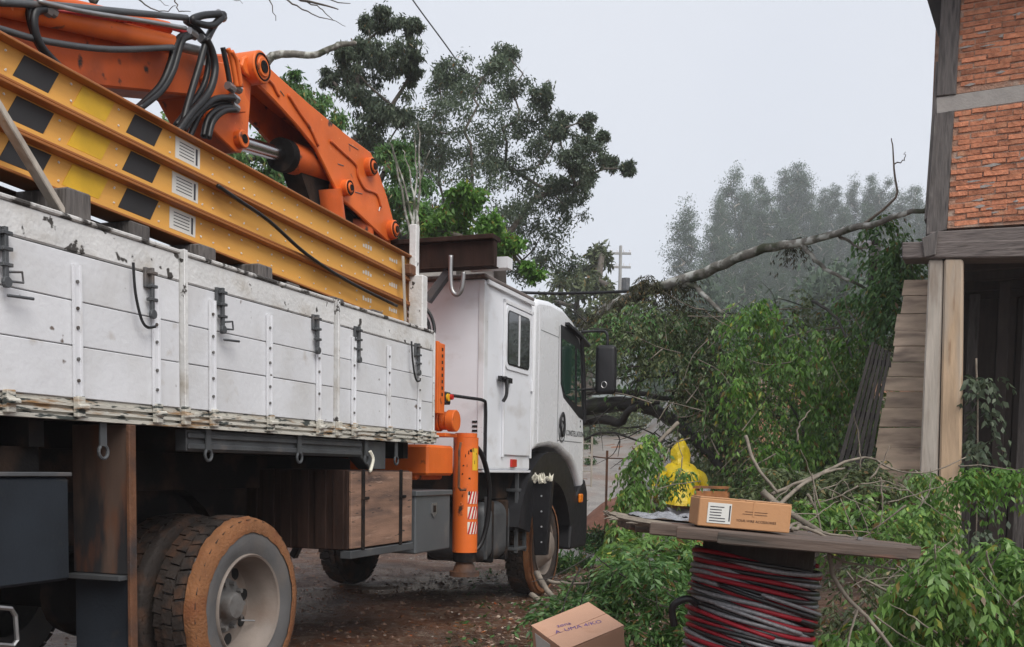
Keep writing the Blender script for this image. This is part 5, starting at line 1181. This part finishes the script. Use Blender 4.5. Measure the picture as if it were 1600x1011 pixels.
G3 = [(1385, 400, 22, 11.4), (1395, 430, 24, 11.4), (1380, 455, 22, 11.4), (1410, 380, 16, 11.4), (1405, 470, 22, 11.3), (1375, 345, 14, 11.5), (1420, 420, 20, 11.3), (1390, 500, 20, 11.3), (1340, 470, 20, 11.8)]
px_foliage('foliage', 'leaf2', G3, 11.4, 36, ft, fb, L=(.2, .4), leaf=(.085, .03), pairs=6, droop=1.3)
px_foliage('foliage', 'leaf2', [(1000, 495, 26), (1040, 495, 26), (1080, 505, 24), (965, 500, 20), (1115, 530, 24), (1090, 560, 22), (1060, 545, 20), (1125, 590, 22), (1020, 540, 16), (1130, 640, 22), (1100, 620, 16), (940, 520, 16), (1125, 690, 22), (1145, 660, 20)], 13.0, 24, ft, fb, L=(.2, .42), leaf=(.08, .028), pairs=6, droop=1.5)
# moss and epiphytes on the trunk
MS = [(945, 488, 12), (970, 470, 14), (995, 462, 15), (1020, 455, 14), (1045, 446, 13), (1070, 438, 10), (1000, 490, 24), (1040, 485, 24), (970, 500, 24), (940, 510, 24), (1075, 480, 22), (1010, 436, 10), (1240, 378, 7), (920, 505, 20), (1060, 520, 22), (1100, 500, 20)]
px_foliage('moss', 'moss', MS, 13.6, 42, ft, fb, L=(.12, .3), leaf=(.07, .016), pairs=6, droop=1.3)
# undergrowth on the slope behind
UC = []; UR = []
for k in range(120):
    px = rnd.uniform(890, 1440); Y = rnd.uniform(17, 34) if px > 1030 else rnd.uniform(40, 52)
    x = at(px, 700, Y)[0]; UC.append((x, Y, gz(x, Y)+rnd.uniform(0, .9))); UR.append(rnd.uniform(.4, .9))
quads('undergrowth', cloud(UC, UR, 330, (.16, .06), .4, sub=9), M['leafolive'], None, kind='stuff')['label'] = 'dark green undergrowth on the slope behind the fallen tree'
UC = []; UR = []
for k in range(26):
    px = rnd.choice([rnd.uniform(1150, 1420), rnd.uniform(1220, 1420)]); Y = rnd.uniform(13.2, 17)
    x = at(px, 700, Y)[0]; UC.append((x, Y, gz(x, Y)+rnd.uniform(.1, 1.9))); UR.append(rnd.uniform(.35, .7))
quads('shrub_thicket', cloud(UC, UR, 420, (.12, .04), .6, sub=9), M['leaf2'], None, kind='stuff')['label'] = 'dense shrub thicket behind the fallen tree'

# ---- fallen leafy branches in the foreground
def leafy(name, label, clumps, Y, per, m, stems, cat='branch', stemm='stick', group='leafy branches torn down around the reel', **k):
    c0 = clumps[0]; b0 = at(c0[0], c0[1], c0[3] if len(c0) > 3 else Y); b0[2] = gz(b0[0], b0[1])
    t = empty(name, tuple(b0)); tag(t, label, cat, group)
    for s in stems:
        part('stem', stemm, lambda b: limb(b, [at(*q)-b0 for q in s[0]], s[1], s[2], 5, 6, .004), t, smooth=True)
    px_foliage('foliage', m, clumps, Y, per, t, b0, **k); return t
leafy('leafy_branch', 'drooping fresh green branch hanging left of the raincoated person', [(992, 740, 14), (1008, 702, 12), (1018, 682, 10), (978, 780, 18), (994, 800, 18), (974, 815, 16), (998, 760, 14), (972, 830, 12), (1000, 718, 12), (988, 760, 14)], 8.6, 17, 'leaf',
      [([(1060, 660, 8.8), (1030, 690, 8.7), (1000, 730, 8.6), (985, 790, 8.5), (990, 850, 8.4)], .018, .006), ([(1010, 850, 8.5), (1015, 790, 8.6), (1045, 700, 8.7)], .014, .005)], L=(.11, .19), leaf=(.066, .025), pairs=6, droop=1.6)
leafy('leafy_branch', 'large fresh green leaf heap filling the bottom right corner', [(1450, 930, 40), (1400, 955, 30), (1460, 895, 34), (1500, 930, 50), (1560, 900, 44), (1590, 960, 44), (1430, 975, 44), (1380, 1005, 34), (1520, 990, 54), (1470, 870, 26), (1570, 860, 22), (1320, 1000, 22), (1410, 1020, 50), (1600, 1010, 50), (1500, 1040, 60), (1620, 890, 34)], 5.0, 27, 'leaf',
      [([(1560, 1040, 5.2), (1450, 960, 5.0), (1340, 900, 4.9)], .014, .005), ([(1590, 1030, 5.2), (1560, 930, 5.0), (1540, 860, 4.9)], .012, .004), ([(1480, 1050, 5.1), (1470, 950, 5.0), (1460, 850, 4.9)], .012, .004)], L=(.14, .30), leaf=(.070, .026), pairs=7, droop=1.5)
leafy('leafy_branch', 'sparse dull olive branch in the shade just right of the reel drum', [(1340, 950, 26), (1370, 920, 24), (1330, 900, 20), (1400, 900, 22), (1350, 985, 26), (1310, 960, 18), (1385, 960, 22)], 5.9, 13, 'leafolive',
      [([(1300, 1000, 5.9), (1350, 940, 5.9), (1420, 880, 5.8)], .010, .004), ([(1420, 1010, 5.8), (1370, 950, 5.9), (1320, 890, 5.9)], .009, .004)], L=(.12, .24), leaf=(.055, .017), pairs=6, droop=.8)
leafy('leafy_branch', 'dark green leafy branch on the ground left of the reel', [(965, 905, 26), (985, 890, 26), (1010, 880, 30), (1050, 890, 34), (1000, 930, 40), (1060, 940, 36), (950, 940, 34), (1040, 990, 44), (990, 985, 40), (1085, 1000, 30), (930, 935, 18), (1090, 960, 24), (885, 945, 10), (860, 962, 9), (1010, 1020, 40)], 5.9, 40, 'leaf2',
      [([(838, 895, 6.6), (862, 930, 6.3), (900, 955, 6.1), (960, 960, 5.9)], .022, .008), ([(830, 930, 6.4), (858, 950, 6.2), (875, 980, 6.0)], .02, .01), ([(855, 908, 6.5), (900, 912, 6.4), (960, 905, 6.2)], .014, .005)], L=(.10, .24), leaf=(.058, .017), pairs=6, droop=.5)
leafy('leafy_branch', 'leafy branch directly under the left edge of the reel top', [(1010, 850, 26), (1060, 860, 24), (1090, 850, 18), (970, 860, 22), (1085, 880, 16), (1040, 840, 18)], 6.3, 30, 'leaf',
      [([(960, 880, 6.4), (1030, 860, 6.3), (1095, 840, 6.2)], .014, .005)], L=(.12, .24), leaf=(.06, .02), pairs=6, droop=.7)
leafy('leafy_branch', 'tangled green branch behind the right edge of the reel top', [(1310, 810, 26), (1350, 800, 32), (1400, 810, 34), (1330, 840, 28), (1440, 800, 26), (1380, 840, 30), (1290, 800, 18), (1420, 850, 26), (1260, 790, 16)], 7.4, 26, 'leaf',
      [([(1190, 768, 6.9), (1225, 795, 6.8), (1260, 818, 6.7), (1290, 838, 6.7)], .026, .018), ([(1165, 682, 7.6), (1182, 728, 7.4), (1215, 770, 7.2)], .014, .01), ([(1205, 772, 7.3), (1270, 745, 7.5), (1320, 722, 7.7), (1360, 716, 7.8), (1400, 735, 7.9), (1450, 738, 8.0), (1510, 715, 8.1)], .014, .004), ([(1215, 790, 7.0), (1250, 760, 7.2), (1290, 738, 7.4), (1320, 732, 7.5)], .016, .008), ([(1262, 772, 7.1), (1272, 790, 7.1), (1276, 808, 7.1)], .012, .007), ([(1230, 835, 6.6), (1245, 818, 6.7), (1300, 850, 6.7)], .014, .006)], L=(.14, .30), leaf=(.066, .026), pairs=6, droop=.9)
leafy('leafy_branch', 'darker leafy tangle between the reel and the tan house post', [(1300, 760, 30), (1340, 755, 30), (1260, 760, 26), (1380, 760, 26), (1220, 745, 24), (1400, 780, 26), (1190, 770, 20), (1350, 735, 20)], 8.6, 40, 'leafolive', [([(1200, 780, 8.6), (1300, 755, 8.6), (1400, 770, 8.6)], .016, .006)], L=(.16, .32), leaf=(.07, .024), pairs=6, droop=.7)
leafy('leafy_sprig', 'small green sprig hanging across the yellow raincoat', [(1060, 736, 5), (1078, 738, 5), (1056, 752, 4), (1040, 760, 6), (1030, 745, 6)], 10.2, 7, 'leaf', [([(1010, 770, 10.2), (1050, 758, 10.2), (1095, 752, 10.2)], .008, .004), ([(1066, 715, 10.2), (1062, 740, 10.2), (1045, 762, 10.2)], .006, .003)], L=(.1, .18), leaf=(.07, .026), pairs=5, droop=1.5)
leafy('leafy_sprig', 'light green sprig hanging in front of the tan house post', [(1450, 750, 16), (1460, 790, 18), (1440, 740, 12), (1470, 830, 14), (1448, 800, 14), (1475, 800, 12)], 8.0, 20, 'leaf', [([(1430, 735, 8.1), (1455, 760, 8.0), (1470, 830, 7.9)], .008, .003)], L=(.12, .24), leaf=(.066, .026), pairs=5, droop=1.5)
leafy('leafy_sprig', 'light green sprig right of the tan post across the dark opening', [(1520, 740, 16), (1550, 742, 16), (1575, 738, 16), (1592, 740, 12), (1510, 750, 14), (1535, 755, 14)], 7.6, 20, 'leaflime', [([(1498, 728, 7.7), (1540, 728, 7.6), (1592, 736, 7.5)], .007, .003)], L=(.1, .2), leaf=(.062, .024), pairs=5, droop=1.4)
leafy('leafy_vine', 'dark vine leaves hanging inside the open ground floor', [(1520, 600, 16), (1530, 640, 20), (1515, 690, 18), (1540, 700, 18), (1530, 780, 26), (1520, 830, 22), (1545, 590, 14)], 9.9, 9, 'leafdark', [([(1525, 560, 9.9), (1528, 680, 9.9), (1525, 860, 9.9)], .01, .006)], group=None, L=(.12, .25), leaf=(.09, .045), pairs=4, droop=1.2)
def near_twigs(n, box, Y, r):
    return [([(x, y, yy), (x+l*.5*math.cos(a)+rnd.uniform(-8, 8), y+l*.5*math.sin(a)+rnd.uniform(-8, 8), yy), (x+l*math.cos(a), y+l*math.sin(a), yy+rnd.uniform(-.1, .1))], r*rnd.uniform(.6, 1.3), r*.35) for x, y, yy, a, l in [(rnd.uniform(box[0], box[2]), rnd.uniform(box[1], box[3]), rnd.uniform(*Y), rnd.uniform(0, 6.28), rnd.uniform(50, 130)) for _ in range(n)]]
wood('bare_twigs', 'thin bare twigs poking out of the bottom right leaf heap', 'twigs', near_twigs(16, (1320, 880, 1600, 1000), (4.55, 5.0), .004), 'stick', 4.8, wob=.004, pname='twig')
wood('bare_twigs', 'thin bare twigs tangled behind the reel and carton', 'twigs', near_twigs(26, (1200, 730, 1450, 850), (6.6, 7.4), .006), 'stick', 7, wob=.006, pname='twig')
wood('bare_twigs', 'thin bare twigs sticking out of the dark heap left of the reel', 'twigs', near_twigs(14, (880, 860, 1080, 990), (5.4, 6.1), .005), 'darkbark', 5.8, wob=.005, pname='twig')
wood('pale_stick', 'forked pale stick leaning against the right side of the cable reel', 'stick', [([(1296, 864, 4.02), (1302, 898, 4.0), (1325, 935, 3.95), (1355, 965, 3.9), (1395, 1015, 3.85), (1420, 1060, 3.8)], .010, .006), ([(1340, 952, 3.92), (1330, 985, 3.9), (1320, 1030, 3.9)], .006, .003), ([(1300, 868, 4.02), (1330, 880, 4.1), (1400, 890, 4.2)], .006, .003)], 'stick', 4.0, wob=.002)
wood('pale_stick', 'short pale sticks lying on the right side of the reel top', 'stick', [([(1238, 828, 4.15), (1260, 826, 4.2), (1310, 846, 4.25)], .010, .005), ([(1246, 820, 4.35), (1275, 830, 4.35), (1330, 838, 4.4)], .008, .004)], 'stick', 4.2, wob=.004)

# ---- ground litter
M['litter'] = leafmat('dead_leaf', (.05, .022, .012), (.20, .085, .035), .1, .5, old=.12, patch=1.5)
def scatter(name, n, m, box, s, label, flat=.35, seed=1):
    R = np.random.default_rng(seed); x = R.uniform(box[0], box[1], n); y = R.uniform(box[2], box[3], n); z = ground_z(x, y)
    b = np.stack([x, y, z+.004], -1); a = R.uniform(0, 2*np.pi, n); ln = R.uniform(s*.5, s*1.6, n); wd = ln*R.uniform(.3, .7, n)
    D = np.stack([np.cos(a), np.sin(a), R.uniform(-.1, flat, n)], -1); W = np.stack([-np.sin(a), np.cos(a), R.uniform(-flat, flat, n)*.6], -1)
    V = np.empty((n, 4, 3)); V[:, 0] = b; V[:, 1] = b+D*ln[:, None]*.5+W*wd[:, None]*.5; V[:, 2] = b+D*ln[:, None]; V[:, 3] = b+D*ln[:, None]*.5-W*wd[:, None]*.5
    V[:, :, 2] = np.maximum(V[:, :, 2], z[:, None]+.003); o = quads(name, V.reshape(-1, 3), M[m], None, 'stuff'); o['label'] = label; return o
scatter('wood_chips', 1300, 'postgrey', (-1.5, 4.5, 6.5, 18), .03, 'pale wood chips strewn over the wet mud', seed=3)
scatter('pale_litter', 2600, 'stick', (.1, 2.6, 7.2, 16), .05, 'pale twig and bark litter between the front wheel and the heaps', seed=9)
scatter('wet_chips', 1500, 'board', (-.2, 2.2, 7.2, 15), .045, 'tan wood chips trodden into the track by the front wheel', seed=10)
scatter('leaf_litter', 9000, 'litter', (-3, 3, 5.2, 13), .036, 'brown leaf litter trodden into the mud', seed=4)
scatter('green_litter', 2200, 'grass', (-.5, 5, 4.8, 14), .05, 'torn green leaves scattered on the ground', .8, seed=5)
def stones(n, box, seed):
    R = random.Random(seed); b = MB()
    for k in range(n):
        x = R.uniform(*box[:2]); y = R.uniform(*box[2:]); r = R.uniform(.008, .028)*(1 if R.random() < .9 else 1.7); z = gz(x, y)
        vs = [(x+r*dx*R.uniform(.7, 1.2), y+r*dy*R.uniform(.7, 1.2), z+r*dz*R.uniform(.4, .8)) for dx, dy, dz in ((1, 0, 0), (-1, 0, 0), (0, 1, 0), (0, -1, 0), (0, 0, 1), (0, 0, -.5))]
        b.add(vs, [(0, 2, 4), (2, 1, 4), (1, 3, 4), (3, 0, 4), (2, 0, 5), (1, 2, 5), (3, 1, 5), (0, 3, 5)])
    o = b.build('gravel', M['gravel'], kind='stuff'); o['label'] = 'loose gravel and clods on the muddy ground'
M['gravel'] = mat('gravel_stone', (.20, .125, .09), .6, var=.5, scale=6, bump=.2, dirt=[((.10, .05, .03), 3, .45, .7)])
stones(2600, (-5, 3.2, 5, 17), 8)
GC = []; GR = []
for px, py, r in ((930, 760, 16), (925, 745, 12), (940, 810, 18), (900, 870, 10), (870, 880, 8), (905, 930, 20), (930, 830, 20)):
    d = ray(px, py+r); k = -(CAMH-.05)/d[2]; p = CAM+d*min(k, 16/d[1]); p[2] = gz(p[0], p[1])+.12; GC.append(p); GR.append(.28)
for k in range(26):
    Y = rnd.uniform(16, 40); x = .105*Y+.25+rnd.choice((-1, 1))*rnd.uniform(1.2, 2.6); GC.append((x, Y, gz(x, Y)+.08)); GR.append(rnd.uniform(.2, .4))
o = quads('weeds', cloud(GC, GR, 380, (.09, .03), -.6, sub=8), M['grass'], None, 'stuff'); o['label'] = 'low green weeds beside the front wheel and the road'

# ------------------------------------------------------------------ distant things
# misty eucalyptus wood on the hill
def euca_proto(seed, h=24.0):
    R = np.random.default_rng(seed); cl = []
    n = 64; tops = [(R.uniform(-1.2, 1.2), R.uniform(-1.2, 1.2), R.uniform(.82, 1.0)) for _ in range(3)]; tops[0] = (0, 0, 1.0)
    for k in range(n):
        tx_, ty_, th = tops[k % 3]; f = (.26+.72*((k+R.uniform(-.8, .8))/(n-1)))*th; w_ = (R.choice([1.7, 2.3, 2.8])*(1-f)**.5+.3)*R.uniform(.4, 1.1); a = R.uniform(0, 6.28)
        cl.append((np.array([tx_*f+w_*math.cos(a), ty_*f+w_*math.sin(a), f*h-.3]), R.uniform(.75, 1.35)*(1.3-.42*f)))
    b = skeleton((0, 0, 0), (R.uniform(-.4, .4), R.uniform(-.4, .4), .38*h), cl, .24, twig=False, n=5)
    V = cloud([c for c, r in cl], [r for c, r in cl], 300, (.30, .10), 1.3, sub=9, subr=.62, squash=1.6)
    return b, V
protos = []
for s in range(7):
    b, V = euca_proto(50+s)
    t = empty('eucalyptus_tree', (0, 0, 0)); tr = b.build('trunk', M['postgrey'], t, smooth=True); cw = quads('crown', V, M['leaffar'], t)
    protos.append((t, tr, cw)); t.location = (0, 0, -500)
pl_ = [(1072, 312, 88, 'lone slender eucalyptus left of the misty wood'), (1148, 255, 104, 'tallest misty eucalyptus at the left end of the wood'), (1188, 268, 106, 'misty eucalyptus just right of the tallest one in the wood'), (1248, 252, 108, 'narrow topped misty eucalyptus in the middle of the wood'), (1222, 262, 112, None), (1128, 300, 98, None), (1165, 290, 98, None), (1205, 300, 96, None), (1110, 345, 90, None), (1270, 295, 110, None), (1290, 292, 118, None), (1305, 285, 116, None), (1335, 275, 120, 'broad misty eucalyptus behind the bare upright twig'), (1360, 268, 118, None), (1385, 275, 116, None), (1410, 295, 112, None), (1435, 285, 110, 'misty eucalyptus nearest the house corner in the wood'), (1320, 320, 104, None), (1350, 315, 100, None), (1280, 330, 98, None), (1240, 330, 94, None), (1175, 345, 88, None), (1140, 360, 86, None), (1210, 365, 84, None), (1255, 370, 84, None), (1300, 365, 88, None), (1385, 330, 92, None), (1420, 345, 88, None), (1340, 370, 84, None), (1100, 400, 78, None), (1370, 390, 78, None), (1180, 410, 74, None), (1230, 420, 72, None), (1290, 420, 74, None), (1445, 320, 104, None), (1470, 330, 100, None), (1460, 300, 116, None), (1500, 330, 108, None), (1085, 430, 70, None), (1140, 425, 70, None), (1335, 430, 70, None), (1400, 420, 74, None)]
used = set()
for i, (px, py, Y, lab) in enumerate(pl_):
    Y *= 1.8
    top = at(px, py, Y); g = gz(top[0], Y); hgt = max(top[2]-g, 6)
    k = 5 if i == 0 else i % 7; t, tr, cw = protos[k]
    if k in used:
        t2 = t.copy(); link(t2)
        for ch in (tr, cw): c = ch.copy(); link(c, t2)
    else: t2 = t; used.add(k)
    s = hgt/24.3; wsc = (1.15 if i == 0 else rnd.uniform(.65, 1.2))
    t2.location = (top[0], Y, g-.2); t2.rotation_euler = (0, 0, rnd.uniform(0, 6.28)); t2.scale = ((s*wsc,)*2 if i == 0 else (min(s, 1.55)*wsc+.2,)*2)+(s,)
    tag(t2, lab or 'hazy grey green eucalyptus within the misty hillside wood', 'tree', 'eucalyptus trees in the misty hillside wood')
# lower wood mass under the tall crowns
WC = []; WR = []
for k in range(170):
    px = rnd.uniform(1030, 1500); Y = rnd.uniform(75, 170); x = at(px, 700, Y)[0]; WC.append((x, Y, gz(x, Y)+rnd.uniform(.5, 10))); WR.append(rnd.uniform(2.2, 4.6))
quads('wood_understorey', cloud(WC, WR, 420, (.8, .3), .8, sub=9), M['leaffar'], None, 'stuff')['label'] = 'dense low growth filling the foot of the misty wood'
LC = []; LR = []
for k in range(120):
    px = rnd.uniform(-200, 960); Y = rnd.uniform(28, 48); x = at(px, 700, Y)[0]; LC.append((x, Y, gz(x, Y)+rnd.uniform(.3, 4.5))); LR.append(rnd.uniform(.9, 2.0))
quads('hedge_growth', cloud(LC, LR, 300, (.35, .14), .7, sub=8), M['leafdark'], None, 'stuff')['label'] = 'dark green growth far behind the truck'
# distant power pole
pb = at(968, 470, 62); pg_ = gz(pb[0], 62); pt = at(969, 384, 62)[2]
po = empty('power_pole', (pb[0], 62, pg_)); tag(po, 'distant concrete power pole with two crossarms right of the slope trees', 'power pole')
H_ = pt-pg_
part('pole', 'concretepole', lambda b: b.cyl((0, 0, 0), (0, 0, H_), .16, .09, n=10), po)
for dz, wd in ((.45, .62), (1.25, .62)): part('crossarm', 'concretepole', lambda b: b.box(-wd, wd, -.06, .06, H_-dz-.06, H_-dz+.06), po)
for dz in (.45, 1.25):
    for x in (-.55, -.2, .2, .55): part('insulator', 'lampwhite', lambda b: b.cyl((x, 0, H_-dz+.06), (x, 0, H_-dz+.22), .04, n=6), po)
part('transformer', 'darkgrey', lambda b: b.cyl((.35, 0, H_-2.6), (.35, 0, H_-1.9), .25, n=10), po)
# slack service cable and steep wire
def wire(name, label, pts, r):
    b = MB(); b.tube([tuple(q) for q in spline([at(*p) for p in pts], 8)], r, 6); o = b.build(name, M['rubber'], smooth=True); tag(o, label, 'cable'); return o
wire('service_cable', 'slack dark cable running level from the cab roof to the fallen trunk', [(700, 452, 14.6), (840, 458, 14.5), (900, 458, 14.4), (985, 455, 14.1), (1030, 450, 13.8)], .022)
wire('overhead_wire', 'thin wire slanting down to the dark tree at the top', [(600, -70, 23), (645, 0, 23), (707, 85, 23), (760, 165, 23)], .016)
# street lamp post by the house
lb_ = at(1358, 560, 12.6); lg_ = gz(lb_[0], 12.6)
lp = empty('lamp_post', (lb_[0], 12.6, lg_)); tag(lp, 'dark post with a small white lamp left of the house corner', 'lamp post')
zt = at(1358, 372, 12.6)[2]-lg_
part('post', 'darkbark', lambda b: b.cyl((0, 0, 0), (0, 0, zt), .062, .05, n=10), lp)
part('lamp_head', 'lampwhite', lambda b: b.box(-.20, -.04, -.06, .06, zt-.12, zt-.04), lp, bevel=.015)
part('meter_box', 'concretepole', lambda b: b.box(-.06, .06, -.09, -.055, zt-.28, zt-.10), lp, bevel=.01)
part('lamp_arm', 'darkgrey', lambda b: b.cyl((-.06, 0, zt-.02), (0.08, 0, zt+.06), .012, n=6), lp)
# shed behind the truck
sb = at(650, 600, 21); sh = empty('metal_roof_shed', (sb[0], 21, gz(sb[0], 21))); tag(sh, 'grey metal roofed shed showing above the carrier beam', 'shed')
def sz(px, py): q = at(px, py, 21); return (q[0]-sb[0], q[2]-sh.location[2])
rp_ = [sz(560, 345), sz(622, 354), sz(690, 374), sz(790, 402), sz(790, 408), sz(690, 381), sz(622, 361), sz(560, 352)]
part('roof', 'metalroof', lambda b: b.prism(rp_, 0, 4), sh)
a, c = sz(570, 360), sz(770, 410)
part('wall', 'concrete', lambda b: b.prism([(a[0], 0), (c[0], 0), (c[0], c[1]-.02), (a[0], a[1]-.02)], .3, 3.7), sh)
# dirt heap and wire fence beside the road
dh_ = at(985, 715, 21); b = MB()
vs = []; n = 18
for i in range(n):
    for j in range(n):
        u, v = i/(n-1)*2-1, j/(n-1)*2-1; k = max(0, 1-u*u-v*v)
        x, y = dh_[0]+u*1.1, 21+v*1.3; vs.append((x, y, gz(x, y)-.03+.75*k+rnd.uniform(-.03, .03)*k))
b.add(vs, [(i*n+j, i*n+j+1, (i+1)*n+j+1, (i+1)*n+j) for i in range(n-1) for j in range(n-1)])
M['redsoil'] = mat('red_soil', (.17, .075, .048), .9, var=.25, scale=4, bump=.5, bscale=20)
o = b.build('soil_heap', M['redsoil'], smooth=True); tag(o, 'heap of dark red soil at the roadside behind the raincoated person', 'soil heap')
for i, (px, yt, Y, lab) in enumerate(((948, 704, 17, 'thin fence post nearest the truck beyond the ladder'), (990, 700, 18, 'second thin fence post beside the red soil heap'))):
    p = at(px, 740, Y); g = gz(p[0], Y); z1_ = at(px, yt, Y)[2]
    o = MB().cyl((0, 0, 0), (0, 0, max(z1_-g, .8)), .022, n=6).build('fence_post', M['rusty']); o.location = (p[0], Y, g); tag(o, lab, 'fence post')
b = MB(); 
for py in (716,): b.tube([at(925, py-3, 16.5), at(948, py, 17), at(990, py+1, 18), at(1030, py, 19)], .012, 5)
tag(b.build('fence_wire', M['rusty']), 'rusty fence wire between the thin posts by the road', 'fence wire')
M['cratewood'] = mat('orange_crate_wood', (.42, .17, .06), .8, var=.3, scale=6, bump=.3, orand=.2, dirt=[((.12, .06, .035), 4, .52, .7)])
# orange crate by the person
oc = at(1113, 752, 11.4); g = gz(oc[0], 11.4)
o = empty('orange_crate', (oc[0], 11.4, g), (0, 0, -.3)); o.scale = (.62, .6, 1.06); tag(o, 'weathered orange timber crate just right of the raincoated person', 'crate')
for k in range(5): part('slat', 'cratewood', lambda b: b.box(-.3, .3, -.2, -.175, .25+k*.16, .39+k*.16), o)
for sx in (-.28, .25): part('leg', 'cratewood', lambda b: b.box(sx, sx+.04, -.17, .2, 0, 1.05), o)
part('top', 'cratewood', lambda b: b.box(-.32, .32, -.22, .22, 1.055, 1.08), o)
print('tris', sum(len(o.data.polygons)*2 for o in bpy.data.objects if o.type == 'MESH'))
